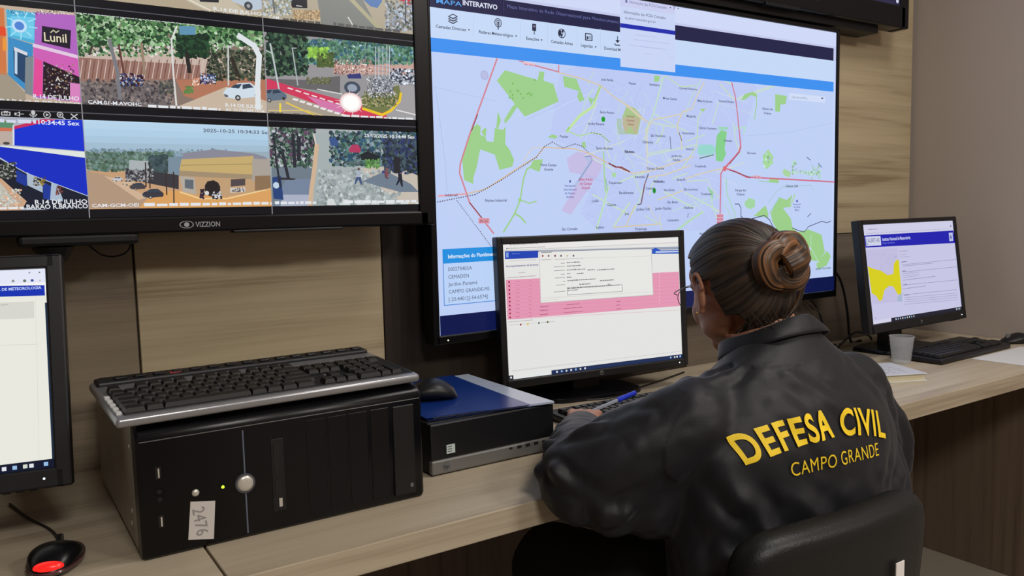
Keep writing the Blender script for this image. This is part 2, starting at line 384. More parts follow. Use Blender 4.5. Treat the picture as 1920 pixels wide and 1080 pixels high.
# feed: plaza with trees and a white car
GR = [(92, 140, 88), (62, 104, 62), (40, 74, 48), (128, 168, 118), (168, 196, 160), (34, 58, 40)]
P.clip = cell(2, 1); P.rect(*P.clip, (134, 116, 106), 2); P.crop(0, 0, 4)
P.poly([(560, 330), (2000, 420), (2000, 560), (560, 520)], (196, 176, 164), 3); P.poly([(570, 430), (1500, 490), (1500, 600), (580, 610)], (150, 112, 100), 4)
P.poly([(1300, 560), (2000, 560), (2000, 900), (1380, 720)], (176, 118, 92), 4); P.poly([(1330, 800), (1700, 650), (2000, 760), (2000, 900)], (198, 180, 160), 5)
P.poly([(600, 620), (1200, 640), (1300, 830), (600, 790)], (112, 104, 104), 5)
for k in range(34): P.line([(590+k*9*1.05*3.2, 450), (570+k*30, 590)], 6, (206, 186, 180) if k % 2 else (108, 78, 74), 5)
P.blobs(1100, 560, 90, 2000, 340, GR, 14, 34, 6, rn); P.blobs(260, 560, 300, 2000, 420, GR[1:4]+[(210, 205, 200)], 12, 26, 6, rn)
P.blobs(170, 1330, 260, 1560, 430, GR[2:3]+[(28, 48, 36)], 16, 34, 7, rn); P.blobs(260, 1560, 380, 1990, 600, [(52, 66, 50), (80, 84, 70), (110, 110, 90), (40, 48, 40)], 14, 26, 7, rn)
P.blobs(150, 600, 600, 1300, 780, [(90, 84, 88), (134, 122, 118), (70, 64, 68)], 10, 26, 6, rn)
for pl, w, c in (([(820, 300), (880, 540), (900, 740)], 26, (120, 122, 128)), ([(690, 350), (670, 410)], 16, (70, 62, 56)), ([(890, 340), (930, 560)], 14, (100, 60, 56)), ([(1060, 330), (1085, 560)], 20, (150, 130, 110)), ([(1400, 400), (1420, 540)], 30, (44, 40, 38)), ([(1740, 440), (1780, 560)], 30, (52, 46, 40))): P.line(pl, w, c, 8)
P.line([(1325, 200), (1285, 300), (1300, 560), (1322, 790)], 13, (216, 216, 214), 9); P.line([(1710, 345), (1712, 640)], 11, (206, 208, 208), 9); P.line([(1745, 345), (1708, 348)], 8, (206, 208, 208), 9)
P.poly([(1345, 195), (1465, 200), (1465, 262), (1345, 262)], (96, 146, 178), 9)
P.line([(1790, 270), (1905, 345), (1942, 420), (1930, 640), (1935, 810)], 42, (220, 226, 230), 12)
P.blobs(60, 900, 555, 1070, 645, [(34, 32, 50), (60, 20, 40), (190, 190, 200), (40, 70, 130)], 8, 18, 9, rn); P.blobs(45, 1500, 560, 1615, 630, [(70, 90, 150), (190, 200, 225), (36, 34, 50)], 7, 15, 9, rn); P.blobs(24, 1200, 610, 1300, 700, [(60, 66, 66), (90, 90, 80)], 10, 20, 9, rn); P.blobs(20, 1380, 650, 1450, 700, [(90, 130, 70)], 8, 14, 9, rn); P.blobs(14, 1440, 590, 1490, 650, [(220, 160, 130), (240, 220, 210)], 6, 12, 9, rn)
def car(cx, cy, s, body, L, flip=1):
    f = lambda pts: [(cx+x*s*flip, cy+y*s) for x, y in pts]
    P.poly(f([(-135, 10), (-110, -25), (-60, -38), (-30, -62), (60, -66), (110, -30), (135, -10), (135, 25), (80, 38), (-40, 50), (-110, 40)]), body, L)
    P.poly(f([(-80, -30), (-50, -52), (0, -56), (-20, -24)]), (50, 66, 86), L+.4); P.poly(f([(5, -52), (55, -58), (85, -32), (5, -20)]), (52, 66, 84), L+.4)
    P.disc(*f([(-28, 42)])[0], 20*s, (60, 60, 62), L+.6); P.disc(*f([(-28, 42)])[0], 10*s, (180, 184, 190), L+.8); P.disc(*f([(108, 24)])[0], 16*s, (60, 60, 62), L+.6)
    P.poly(f([(-130, 14), (-100, 22), (-96, 38), (-118, 36)]), (90, 96, 104), L+.6)
car(1812, 690, 1.05, (206, 220, 232), 11)
P.text('CAM.01-M.AVOHC', 660, 778, 28, WH, 13, x2=1060, bold=.02); P.scrawl(1110, 805, 1650, 24, WH, 13, rn); P.text('R.14 DE JULHO', 1690, 800, 26, WH, 13, x2=1970, bold=.02); P.text('AV. 23 CWABS 15:34:', 1690, 836, 26, WH, 13, x2=1985, bold=.02)
P.scrawl(560, 98, 1500, 16, WH, 13, rn)
# feed: red crossing, roundabout and steel tower
P.clip = cell(3, 1); P.rect(*P.clip, (150, 148, 150), 2); P.crop(400, 0, 4)
P.blobs(420, 400, 240, 700, 560, [(30, 50, 44), (44, 72, 56), (26, 36, 34), (80, 110, 84)], 16, 36, 4, rn)
P.poly([(780, 300), (1520, 370), (1520, 440), (800, 380)], (140, 180, 206), 3); P.poly([(950, 320), (1130, 330), (1130, 380), (960, 370)], (206, 226, 240), 3.5)
P.blobs(420, 640, 300, 1520, 480, [(70, 116, 92), (96, 140, 110), (52, 88, 76), (110, 150, 130), (60, 100, 120)], 14, 30, 4, rn)
P.blobs(60, 710, 360, 860, 430, [(126, 176, 70), (150, 196, 80)], 12, 26, 6, rn); P.blobs(80, 780, 400, 900, 500, [(72, 92, 50), (90, 104, 60)], 14, 26, 6, rn)
P.poly([(900, 470), (1520, 470), (1520, 560), (900, 560)], (196, 160, 150), 3.7); P.blobs(90, 900, 450, 1200, 560, [(222, 206, 200), (160, 110, 100), (110, 90, 90)], 6, 13, 6, rn); P.blobs(110, 1330, 520, 1520, 630, [(206, 214, 224), (90, 96, 110), (40, 44, 60), (170, 180, 196)], 9, 20, 6, rn)
P.poly([(400, 590), (700, 600), (950, 570), (950, 700), (640, 660), (420, 640)], (104, 102, 104), 5); P.blobs(60, 700, 580, 880, 630, [(90, 96, 70), (120, 120, 90)], 8, 14, 6, rn)
P.poly([(400, 590), (560, 640), (1290, 840), (1310, 920), (1100, 900), (800, 800), (400, 690)], (206, 60, 92), 7); P.poly([(700, 720), (1000, 800), (960, 850), (800, 800)], (210, 120, 170), 7.5)
P.poly([(400, 740), (520, 690), (960, 850), (1000, 900), (400, 900)], (166, 156, 142), 7.2)
for k in range(8): P.poly([(600+k*52, 735+k*17), (640+k*52, 745+k*17), (628+k*52, 760+k*17), (590+k*52, 748+k*17)], (232, 226, 228), 8.2)
for k in range(8): P.poly([(560+k*60, 655+k*19), (600+k*60, 668+k*19), (592+k*60, 676+k*19), (552+k*60, 662+k*19)], (232, 220, 224), 8.2)
P.line([(545, 770), (790, 880)], 12, (226, 196, 80), 8.5); P.line([(500, 780), (500, 840)], 16, (232, 208, 70), 8.5); P.line([(410, 830), (700, 830), (860, 880)], 6, (222, 200, 120), 8.5)
P.poly([(1300, 620), (1520, 650), (1520, 920), (1260, 880)], (160, 158, 160), 6); P.line([(1370, 825), (1520, 862)], 8, (230, 230, 230), 7); P.line([(780, 670), (960, 705)], 8, (220, 220, 220), 7)
P.poly([(1110, 720), (1390, 640), (1410, 720), (1290, 850), (1120, 820)], (112, 120, 74), 8); P.line([(1120, 815), (1265, 862), (1330, 830), (1395, 760), (1405, 700)], 20, (232, 196, 40), 9)
P.blobs(120, 1130, 690, 1380, 800, [(92, 108, 60), (140, 140, 96), (70, 84, 50), (170, 150, 120)], 8, 16, 9, rn)
for x in (1215, 1240, 1270, 1300, 1320): P.line([(x, 350), (x-2, 600)], 6, (196, 206, 216), 10)
for y in range(360, 600, 34): P.line([(1210, y), (1325, y+14)], 4, (130, 140, 150), 10)
P.poly([(1190, 590), (1335, 590), (1350, 700), (1170, 690)], (128, 132, 140), 10); P.blobs(90, 1150, 580, 1360, 730, [(206, 210, 216), (70, 74, 84), (150, 154, 160)], 6, 14, 11, rn)
P.line([(425, 330), (450, 450), (500, 720)], 13, (188, 196, 198), 10); P.line([(590, 360), (632, 640)], 10, (168, 176, 178), 10); P.line([(590, 362), (620, 362)], 8, (168, 176, 178), 10); P.line([(395, 380), (440, 400)], 8, (188, 196, 198), 10)
car(440, 720, .8, (96, 112, 130), 11); P.poly([(1000, 560), (1100, 550), (1110, 590), (1010, 590)], (56, 60, 120), 9); P.disc(1040, 660, 66, (70, 80, 96), 11, .75); P.disc(1040, 660, 40, (150, 160, 176), 11.5, .7)
for k in range(8): P.disc(1030, 770, 92-4.5*k, tuple(a+(b-a)*(k/7)**.5 for a, b in zip((222, 176, 178), (255, 255, 252))), 12+k*.12, .82)
for k in range(10):
    a = k*.63+.2; P.poly([(1030+cos(a+.12)*50, 770+sin(a+.12)*40), (1030+cos(a)*128, 770+sin(a)*100), (1030+cos(a-.12)*50, 770+sin(a-.12)*40)], (246, 226, 222), 11.9)
P.scrawl(420, 860, 740, 20, (96, 92, 90), 14.5, rn); P.scrawl(980, 880, 1500, 22, WH, 14.5, rn)
# feeds of the row above, only their lower parts seen
P.clip = cell(3, 2); P.rect(*P.clip, (176, 166, 146), 2); P.crop(400, 0, 4)
P.blobs(160, 380, -250, 1500, -60, GR, 14, 34, 3, rn); P.poly([(740, -260), (1060, -120), (1250, 250), (810, 190)], (130, 132, 128), 4); P.poly([(980, -80), (1260, 210), (1220, 210), (960, -60)], (176, 170, 140), 4.5)
P.line([(1010, 130), (1055, 205)], 8, (230, 230, 228), 5); P.poly([(580, -60), (700, -60), (704, 62), (585, 58)], (36, 36, 42), 6); P.prect(620, 40, 665, 52, (200, 200, 205), 7)
P.poly([(1080, -40), (1230, -60), (1265, 10), (1230, 60), (1180, 50)], (86, 122, 176), 6); P.poly([(1300, -60), (1500, -60), (1500, 60), (1420, 20)], (190, 40, 50), 6)
P.blobs(120, 380, -40, 580, 110, [(206, 196, 176), (130, 140, 140), (150, 150, 120), (180, 190, 196)], 12, 26, 6, rn); P.blobs(130, 1290, 10, 1500, 230, [(130, 130, 130), (176, 180, 190), (90, 96, 84), (160, 176, 196)], 12, 26, 6, rn); P.blobs(140, 600, 80, 800, 150, [(196, 170, 130), (150, 126, 96)], 8, 14, 6, rn)
P.line([(440, -50), (458, 100)], 14, (110, 112, 116), 8); P.line([(1440, 0), (1440, 180)], 10, (70, 70, 74), 8)
P.text('CAM.', 418, 138, 24, WH, 9, x2=500, bold=.02); P.scrawl(520, 150, 800, 18, (90, 86, 80), 9, rn); P.scrawl(900, 190, 1400, 24, (96, 96, 96), 9, rn)
P.clip = cell(2, 2); P.rect(*P.clip, (178, 164, 140), 2); P.crop(0, 0, 4)
P.blobs(160, 500, -250, 1900, -100, GR, 14, 34, 3, rn); P.poly([(1000, -200), (1500, -200), (1960, 190), (1600, 110)], (196, 186, 166), 4); P.line([(1380, -20), (1640, 110)], 10, (226, 220, 200), 5)
P.poly([(1480, -40), (1640, -40), (1640, 20), (1500, 14)], (46, 46, 50), 6); P.poly([(1700, -40), (2000, -40), (2000, 60), (1900, 80), (1740, 10)], (186, 198, 212), 6); P.disc(1862, 45, 32, (70, 74, 82), 7); P.disc(1862, 45, 14, (160, 160, 164), 7.5)
P.text('R.14 DE JULHO', 1600, 78, 26, WH, 9, x2=1960, bold=.02); P.scrawl(1450, 88, 1980, 22, (120, 112, 100), 9, rn); P.scrawl(700, 26, 1300, 16, WH, 9, rn)
# feed: blue billboards
P.clip = cell(1, 0); P.rect(*P.clip, (170, 175, 190), 2); P.crop(0, 200, 4)
P.poly([(-900, 60), (110, 100), (100, 290), (-900, 240)], (186, 170, 160), 3); P.poly([(-900, 50), (100, 110), (100, 170), (-900, 140)], (90, 140, 110), 3.3); P.poly([(-300, 150), (90, 160), (90, 185), (-300, 180)], (205, 110, 80), 3.6); P.disc(48, 275, 22, (70, 66, 64), 4, .5)
P.poly([(104, 150), (320, 96), (640, 100), (640, 335), (104, 290)], (20, 50, 205), 4); P.poly([(104, 170), (104, 148), (320, 92), (430, 96), (300, 126)], (196, 40, 90), 5); P.poly([(94, 140), (108, 136), (108, 290), (94, 290)], (210, 215, 230), 5)
P.poly([(0, 290), (640, 340), (645, 385), (0, 300)], (222, 228, 222), 6); P.poly([(-900, 270), (0, 292), (645, 385), (665, 670), (200, 500), (0, 380), (-900, 240)], (18, 44, 190), 5.5)
P.poly([(-900, 330), (0, 390), (200, 500), (665, 672), (665, 800), (200, 760), (-900, 600)], (24, 30, 46), 5)
P.line([(0, 390), (200, 500), (665, 672)], 6, (180, 196, 216), 7); P.poly([(200, 490), (280, 540), (320, 600), (320, 645), (205, 590)], (168, 184, 200), 7); P.poly([(385, 570), (430, 590), (470, 690), (470, 710), (375, 700)], (168, 186, 206), 7); P.poly([(120, 470), (205, 520), (200, 600), (120, 560)], (30, 56, 150), 6.5); P.poly([(320, 560), (385, 600), (375, 700), (325, 690)], (30, 56, 150), 6.5)
P.blobs(50, 0, 420, 120, 540, [(60, 70, 56), (150, 150, 150), (36, 34, 30)], 8, 18, 7, rn); P.blobs(24, 250, 530, 340, 590, [(150, 130, 60), (60, 50, 40)], 6, 12, 8, rn); P.blobs(18, 420, 600, 470, 660, [(130, 70, 60), (60, 40, 40)], 6, 12, 8, rn)
P.poly([(-900, 480), (0, 530), (200, 710), (160, 780), (-900, 780)], (200, 160, 130), 7.5); P.poly([(-900, 560), (0, 570), (140, 730), (-900, 780)], (190, 188, 176), 8); P.blobs(40, 0, 620, 160, 760, [(176, 180, 170), (216, 170, 140), (206, 206, 200)], 8, 16, 8.5, rn)
P.text('R.14 DE JULHO', 262, 732, 34, WH, 12, x2=655, bold=.02); P.text('BARAO R.BRANCO', 200, 768, 34, WH, 12, x2=660, bold=.02); P.text('10:34:45 Sex', 288, 132, 34, (225, 230, 250), 12, x2=596, bold=.02); P.scrawl(0, 118, 270, 28, (210, 215, 235), 12, rn); P.scrawl(0, 770, 180, 22, WH, 12, rn)
# viewer tool icons in the bar above that feed
P.clip = P.full; IC = (196, 196, 200)
P.poly([(8, 38), (78, 40), (78, 68), (8, 66)], IC, 14); P.poly([(16, 44), (70, 46), (70, 62), (16, 60)], BAR, 15); P.ring(43, 53, 11, 4, IC, 16); P.poly([(28, 34), (58, 34), (60, 40), (26, 40)], IC, 14)
P.poly([(108, 46), (128, 48), (150, 36), (150, 76), (128, 66), (108, 64)], IC, 14); P.poly([(122, 52), (142, 46), (142, 66), (122, 62)], BAR, 15); P.line([(152, 56), (178, 56)], 5, IC, 14)
P.disc(248, 46, 14, IC, 14, 1.3); P.line([(222, 56), (232, 70), (264, 72), (276, 58)], 6, IC, 14); P.line([(248, 72), (248, 82)], 7, IC, 14)
P.ring(352, 62, 25, 6, IC, 14); P.poly([(344, 50), (344, 74), (366, 62)], IC, 14); P.ring(450, 62, 22, 6, IC, 14); P.line([(466, 78), (488, 96)], 8, IC, 14); P.line([(438, 62), (462, 62)], 5, IC, 14); P.line([(450, 52), (450, 74)], 5, IC, 14)
P.line([(532, 56), (578, 92)], 8, IC, 14); P.line([(578, 58), (532, 90)], 8, IC, 15)
# feed: hazy junction and corner shop
P.clip = cell(2, 0); P.rect(*P.clip, (196, 156, 118), 2); P.crop(0, 200, 4)
for k, c in enumerate([(186, 214, 236), (180, 210, 233), (174, 206, 229), (168, 198, 221), (162, 188, 208), (150, 172, 184)]): P.poly([(600, 60+k*52), (2100, 120+k*44), (2100, 390), (600, 400)], c, 3+k*.12)
P.blobs(90, 640, 320, 1700, 380, [(130, 156, 176), (140, 160, 176), (120, 146, 160)], 12, 26, 4, rn)
P.blobs(330, 640, 345, 1300, 480, [(96, 124, 116), (84, 110, 96), (116, 138, 132), (74, 98, 80)], 14, 30, 4.9, rn); P.blobs(60, 1120, 370, 1250, 500, [(56, 74, 78), (66, 84, 88)], 18, 34, 6, rn)
P.poly([(640, 480), (820, 520), (1110, 690), (1120, 760), (640, 760)], (176, 148, 124), 5.5); P.poly([(780, 520), (840, 530), (1110, 680), (1040, 700)], (206, 176, 148), 6)
P.poly([(970, 400), (1140, 410), (1140, 560), (960, 520)], (168, 176, 180), 6.5); P.poly([(940, 470), (1340, 510), (1340, 620), (940, 540)], (58, 56, 62), 6.8); P.blobs(70, 940, 470, 1150, 560, [(110, 112, 118), (50, 50, 56), (156, 156, 160)], 8, 18, 7, rn)
P.poly([(1260, 380), (1370, 370), (1370, 520), (1260, 500)], (120, 140, 156), 7); P.poly([(1370, 350), (1600, 320), (1900, 350), (2000, 380), (2000, 420), (1370, 400)], (136, 136, 150), 7)
P.poly([(1360, 395), (1900, 370), (1900, 520), (1345, 480)], (196, 170, 112), 7.5); P.poly([(1345, 480), (1900, 510), (1900, 545), (1345, 520)], (160, 140, 112), 8); P.line([(1360, 440), (1890, 430)], 5, (150, 130, 92), 8.4)
P.poly([(1345, 520), (1460, 530), (1470, 660), (1370, 640)], (176, 168, 156), 8); P.poly([(1385, 545), (1450, 550), (1450, 620), (1385, 610)], (96, 104, 112), 8.5); P.poly([(1460, 530), (1900, 545), (1900, 640), (1690, 670), (1470, 665)], (190, 156, 118), 8)
P.poly([(1535, 660), (1535, 590), (1555, 560), (1600, 552), (1635, 570), (1650, 600), (1650, 690)], (40, 34, 36), 9); P.poly([(1730, 545), (1838, 540), (1838, 590), (1730, 600)], (80, 72, 74), 9); P.poly([(1725, 610), (1838, 605), (1838, 640), (1725, 645)], (206, 200, 194), 9); P.blobs(14, 1740, 610, 1830, 640, [(90, 84, 84)], 6, 9, 9.4, rn)
P.poly([(1890, 390), (2100, 400), (2100, 560), (1890, 560)], (168, 160, 150), 8.2); P.poly([(1910, 520), (2060, 515), (2060, 620), (1910, 630)], (140, 112, 84), 8.6)
P.poly([(1150, 640), (1340, 630), (1700, 680), (2100, 600), (2100, 770), (1040, 760)], (216, 160, 96), 7.8); P.line([(1350, 640), (1500, 690), (1700, 690), (2050, 610)], 10, (236, 206, 150), 8.6)
car(1030, 600, .45, (70, 66, 72), 10); car(1145, 655, .6, (56, 56, 66), 10); car(880, 545, .3, (196, 196, 200), 10); car(960, 572, .35, (206, 180, 150), 10)
for x, y0, y1 in ((1245, 500, 660), (1300, 490, 730), (1090, 420, 600), (1120, 420, 610)): P.line([(x, y0), (x+4, y1)], 9, (56, 46, 44), 11)
P.blobs(24, 1500, 620, 1530, 690, [(36, 30, 46), (60, 40, 60)], 8, 14, 11, rn); P.blobs(30, 1590, 640, 1660, 690, [(40, 36, 46), (206, 206, 210)], 8, 14, 11, rn); P.disc(1550, 648, 16, (216, 214, 214), 11.5)
P.text('2025-10-25 10:34:33 Sex', 1522, 190, 26, (96, 104, 120), 12, x2=2030, bold=.02); P.text('CAM-GCM-OEI', 690, 754, 26, WH, 12, x2=1040, bold=.02); P.scrawl(1080, 748, 2060, 26, WH, 12, rn)
# feed: street with a man crossing
P.clip = cell(3, 0); P.rect(*P.clip, (168, 176, 178), 2); P.crop(400, 200, 4)
P.poly([(430, 160), (760, 190), (760, 760), (440, 760)], (110, 124, 136), 3); P.blobs(360, 430, 160, 760, 450, [(46, 70, 62), (70, 100, 84), (110, 136, 120), (40, 46, 56), (170, 176, 180), (96, 70, 96)], 14, 30, 4, rn)
P.poly([(740, 200), (900, 200), (960, 300), (1400, 640), (1450, 760), (720, 760), (770, 300)], (164, 174, 174), 5.2); P.blobs(260, 780, 480, 1400, 740, [(158, 168, 170), (176, 184, 184), (150, 160, 162)], 14, 34, 5.4, rn)
P.blobs(420, 880, 190, 1530, 440, [(60, 88, 80), (84, 120, 112), (44, 56, 66), (120, 140, 150), (50, 84, 110)], 16, 34, 6.4, rn)
P.poly([(1100, 460), (1540, 440), (1540, 760), (1430, 740), (1180, 560)], (196, 186, 174), 6); P.poly([(1120, 560), (1290, 480), (1480, 580), (1540, 640), (1400, 640), (1250, 600)], (110, 124, 140), 7.4)
P.poly([(1290, 250), (1420, 240), (1540, 320), (1540, 520), (1450, 480), (1300, 480)], (40, 50, 66), 7.6); P.blobs(160, 1270, 230, 1540, 500, [(36, 46, 52), (54, 66, 80), (70, 90, 96), (50, 60, 110)], 14, 30, 7.8, rn)
P.poly([(540, 550), (740, 540), (720, 760), (460, 760)], (116, 132, 156), 6); P.poly([(520, 660), (730, 660), (730, 760), (500, 760)], (170, 176, 196), 6.5)
P.line([(775, 290), (755, 480), (735, 620), (725, 740)], 34, (206, 176, 146), 6.8); P.line([(752, 210), (772, 300)], 12, (206, 196, 190), 6.8)
for pl, w in (([(450, 200), (470, 400), (500, 600)], 16), ([(520, 360), (560, 530)], 24), ([(595, 210), (610, 450)], 26), ([(640, 230), (640, 400)], 30)): P.line(pl, w, (44, 46, 56), 8.6)
P.poly([(500, 530), (620, 540), (600, 550), (500, 548)], (50, 46, 50), 8.6); P.poly([(440, 530), (505, 520), (525, 700), (450, 690)], (40, 66, 120), 8.6); P.disc(470, 590, 24, (190, 210, 230), 8.9)
P.poly([(1015, 320), (1040, 285), (1085, 285), (1105, 320), (1100, 345), (1020, 342)], (176, 60, 96), 9); P.poly([(865, 240), (900, 225), (935, 260), (935, 300), (880, 290)], (60, 86, 140), 9); P.poly([(1100, 360), (1150, 335), (1240, 370), (1250, 410), (1110, 400)], (36, 40, 46), 9); P.blobs(40, 1140, 400, 1240, 460, [(100, 150, 80), (130, 170, 100), (70, 116, 64)], 10, 20, 9.4, rn)
P.poly([(980, 412), (1120, 420), (1080, 430), (1000, 424)], (96, 104, 112), 9)
P.disc(1088, 468, 10, (90, 70, 70), 11); P.poly([(1072, 480), (1098, 480), (1104, 530), (1070, 530)], (166, 176, 190), 11); P.poly([(1070, 528), (1104, 528), (1116, 584), (1104, 586), (1086, 545), (1066, 582), (1056, 578)], (66, 84, 124), 11.3)
P.poly([(1384, 500), (1410, 500), (1416, 550), (1420, 600), (1408, 600), (1396, 560), (1376, 590), (1366, 588), (1384, 545)], (36, 38, 50), 11); P.disc(1398, 488, 10, (50, 40, 42), 11); P.poly([(1350, 380), (1400, 380), (1395, 500), (1350, 500)], (40, 40, 46), 10)
P.blobs(20, 1285, 460, 1310, 540, [(140, 70, 80), (90, 80, 90)], 7, 13, 11, rn)
for k in range(7): P.poly([(860+k*110, 690+k*4), (900+k*110, 692+k*4), (920+k*110, 740), (850+k*110, 738)], (210, 214, 214), 7)
P.text('25/10/2025 10:34:44 Sex', 1130, 228, 26, WH, 12, x2=1508, bold=.02); P.scrawl(460, 732, 770, 22, WH, 12, rn); P.scrawl(980, 726, 1520, 24, WH, 12, rn)
P.build('screen', M_SCR, tv, Matrix.Translation((-tvx, -tvy, -tvz)))

# ---- map television (centre)
MW, MH = 1.339, .753; mx, mz, my = -1.1855, 1.3048, -.08
mt = thing('wall_television', 'wall television showing a city map beside the camera feed television', 'television', (mx, my, mz))
obj('housing', frame_bm(MW, MH, .014, .012, .012, .020, .04, bev=.003), M_BLKG, mt)
obj('back_cover', bx(-.5, .5, .04, .065, -.32, .25, bev=.01), M_BLK, mt); obj('wall_bracket', bx(-.3, .3, .065, .0795, -.15, .15), M_BLKM, mt)
obj('standby_light', sph(BM(), (-.652, -.0045, -.3875), .0016), mat('warm_indicator', (255, 235, 190), .4), mt)
MATS['warm_indicator'].node_tree.nodes['Principled BSDF'].inputs['Emission Color'].default_value = (1, .85, .6, 1); MATS['warm_indicator'].node_tree.nodes['Principled BSDF'].inputs['Emission Strength'].default_value = 1.2
P = Panel((mx, my+.0015, mz), X_, Z_, MW, MH); P.rect(*P.full, (190, 207, 245), 0); rn = random.Random(9)
NAVY = (26, 28, 68); BLUE = (58, 143, 238); CHROME = (196, 202, 236); TOOL = (196, 216, 246)
P.crop(780, 0, 4)
v_of = lambda x, y: P.uv(x, y)[1]
P.crop(1160, 0, 3.43); vA = v_of(1000, 173); vB = v_of(1000, 255); vC = v_of(1000, 340); vD = v_of(1000, 485); vE = v_of(1000, 552)
P.rect(-MW/2, MW/2, vC, MH/2, CHROME, .5); P.rect(-MW/2, MW/2, vB+.006, vA+.012, (206, 216, 246), .7)
P.rect(-MW/2, MW/2-.012, vC, vB, NAVY, 1); P.rect(-MW/2, MW/2-.010, vD, vC, TOOL, 1); P.rect(-MW/2, MW/2-.008, vE, vD, BLUE, 1); P.rect(-MW/2, MW/2, -MH/2, -MH/2+.042, (12, 22, 74), 40)
P.rect(MW/2-.010, MW/2, -MH/2+.042, vC, (196, 212, 248), 2)
# city area tint
P.clip = (-MW/2, MW/2, -MH/2+.042, vE-.0005)
P.crop(780, 240, 4)
P.poly([(1080, -420), (1500, -560), (2300, -560), (2560, -300), (2440, 130), (2300, 320), (2300, 760), (1400, 800), (1230, 640), (1400, 250), (1300, 170), (1000, 90)], (187, 201, 243), 2)
P.poly([(1130, 230), (1200, 180), (1300, 190), (1400, 260), (1380, 330), (1160, 650), (1090, 620), (1240, 350), (1150, 330)], (196, 188, 228), 3)
P.poly([(1260, 220), (1300, 215), (1320, 260), (1200, 440), (1180, 440), (1290, 260)], (178, 190, 226), 3.5)
# roads and streets, a light web
G2 = (156, 206, 138); LG = (186, 222, 190)
for k in range(46):
    x = rn.uniform(1250, 2350); y = rn.uniform(-430, 700); a = rn.choice((.35, .35, 1.9, 1.9, 1.1, 2.7)); l = rn.uniform(120, 420)
    P.line([(x, y), (x+cos(a)*l*.6+rn.uniform(-20, 20), y+sin(a)*l*.6), (x+cos(a)*l, y+sin(a)*l)], rn.choice((4, 5, 7)), rn.choice(((196, 210, 246), (202, 214, 240), (206, 214, 226), (190, 206, 244))), 4)
for k in range(34):
    x = rn.uniform(1250, 2450); y = rn.uniform(-430, 720); a = rn.choice((-.35, 1.35, 2.0, .5)); l = rn.uniform(100, 330)
    P.line([(x, y), (x+cos(a)*l*.5+rn.uniform(-15, 15), y+sin(a)*l*.5), (x+cos(a)*l, y+sin(a)*l)], rn.choice((7, 9, 11)), rn.choice(((190, 220, 200), (196, 222, 196), (204, 218, 214), (188, 216, 216))), 5)
for k in range(90):
    x = rn.uniform(1250, 2350); y = rn.uniform(-430, 700); a = rn.choice((.4, 1.95)); l = rn.uniform(60, 160)
    P.line([(x, y), (x+cos(a)*l, y+sin(a)*l)], 2.5, (166, 182, 232), 4.6)
RD = (208, 132, 146); TAN = (214, 200, 170); DK = (92, 84, 96)
P.crop(780, 0, 4)
P.poly([(605, 605), (665, 527), (910, 600), (925, 535), (962, 540), (955, 605), (1030, 630), (1068, 762), (815, 875), (755, 800)], G2, 6)
P.poly([(1100, 570), (1200, 590), (1240, 690), (1110, 650)], G2, 6); P.poly([(1215, 690), (1240, 690), (1262, 750), (1225, 765), (1208, 730)], G2, 6); P.poly([(1290, 730), (1330, 740), (1310, 790)], G2, 6)
for k in range(14): P.disc(rn.uniform(690, 1000), rn.uniform(600, 760), 9, (128, 188, 106), 6.6)
P.poly([(745, 780), (760, 800), (700, 890), (665, 930), (660, 900), (720, 800)], G2, 6); P.poly([(612, 835), (636, 900), (615, 965), (600, 960)], G2, 6)
P.poly([(420, 960), (455, 930), (485, 950), (480, 1010), (520, 1030), (530, 965), (512, 960), (490, 990), (530, 1060), (580, 1065), (590, 960), (650, 975), (672, 950), (668, 1080), (700, 1120), (735, 1200), (720, 1250), (625, 1275), (590, 1160), (480, 1120), (455, 1250), (430, 1330), (430, 1380), (360, 1350), (345, 1200), (370, 1090)], G2, 5)
P.disc(512, 565, 34, (184, 188, 226), 6); P.ring(512, 565, 36, 7, (170, 176, 220), 6.4)
P.line([(608, 435), (545, 610), (400, 1010), (330, 1230), (325, 1300), (370, 1430), (400, 1520), (580, 1750)], 13, RD, 9); P.line([(460, 860), (415, 980)], 7, (120, 50, 60), 10)
P.line([(770, 455), (900, 495), (1068, 540), (1068, 490)], 11, RD, 9); P.poly([(805, 462), (885, 478), (885, 496), (805, 482)], (236, 190, 200), 10); P.text('BR-262', 812, 490, 13, (170, 60, 80), 11, x2=876)
P.line([(1068, 545), (1240, 590), (1380, 640), (1500, 740), (1600, 800), (1690, 880), (1755, 935)], 10, TAN, 8); P.line([(1755, 935), (1720, 1010), (1730, 1180), (1740, 1300)], 10, (206, 208, 206), 8)
P.line([(1380, 650), (1325, 800), (1225, 870), (1130, 985)], 22, (190, 226, 160), 6.5); P.line([(1385, 640), (1330, 760)], 9, (150, 196, 130), 7); P.line([(1125, 985), (1150, 955)], 10, (140, 200, 110), 7.5)
P.poly([(1580, 790), (1640, 810), (1690, 870), (1660, 1010), (1560, 1000), (1545, 880)], (168, 196, 140), 6); P.poly([(1550, 880), (1680, 880), (1650, 1010), (1600, 940), (1570, 1000), (1548, 940)], (188, 180, 150), 6.5)
P.poly([(1505, 890), (1540, 890), (1545, 960), (1590, 1010), (1505, 1005)], (170, 196, 190), 6)
for t, y in (('Instituto', 880), ('Ernesto', 912), ('Geisel', 940)): P.text(t, 1608, y, 18, (140, 40, 60), 11, align='c')
P.disc(1402, 895, 19, (22, 158, 44), 12, 1.1)
P.line([(140, 640), (165, 800), (220, 1240), (232, 1440)], 3, (160, 176, 216), 4); P.line([(140, 655), (600, 760)], 3, (172, 190, 224), 4); P.line([(1070, 790), (820, 900)], 3, (168, 186, 226), 4); P.line([(700, 900), (880, 800), (1060, 770)], 3, (200, 214, 240), 4)
LB = (58, 60, 96)
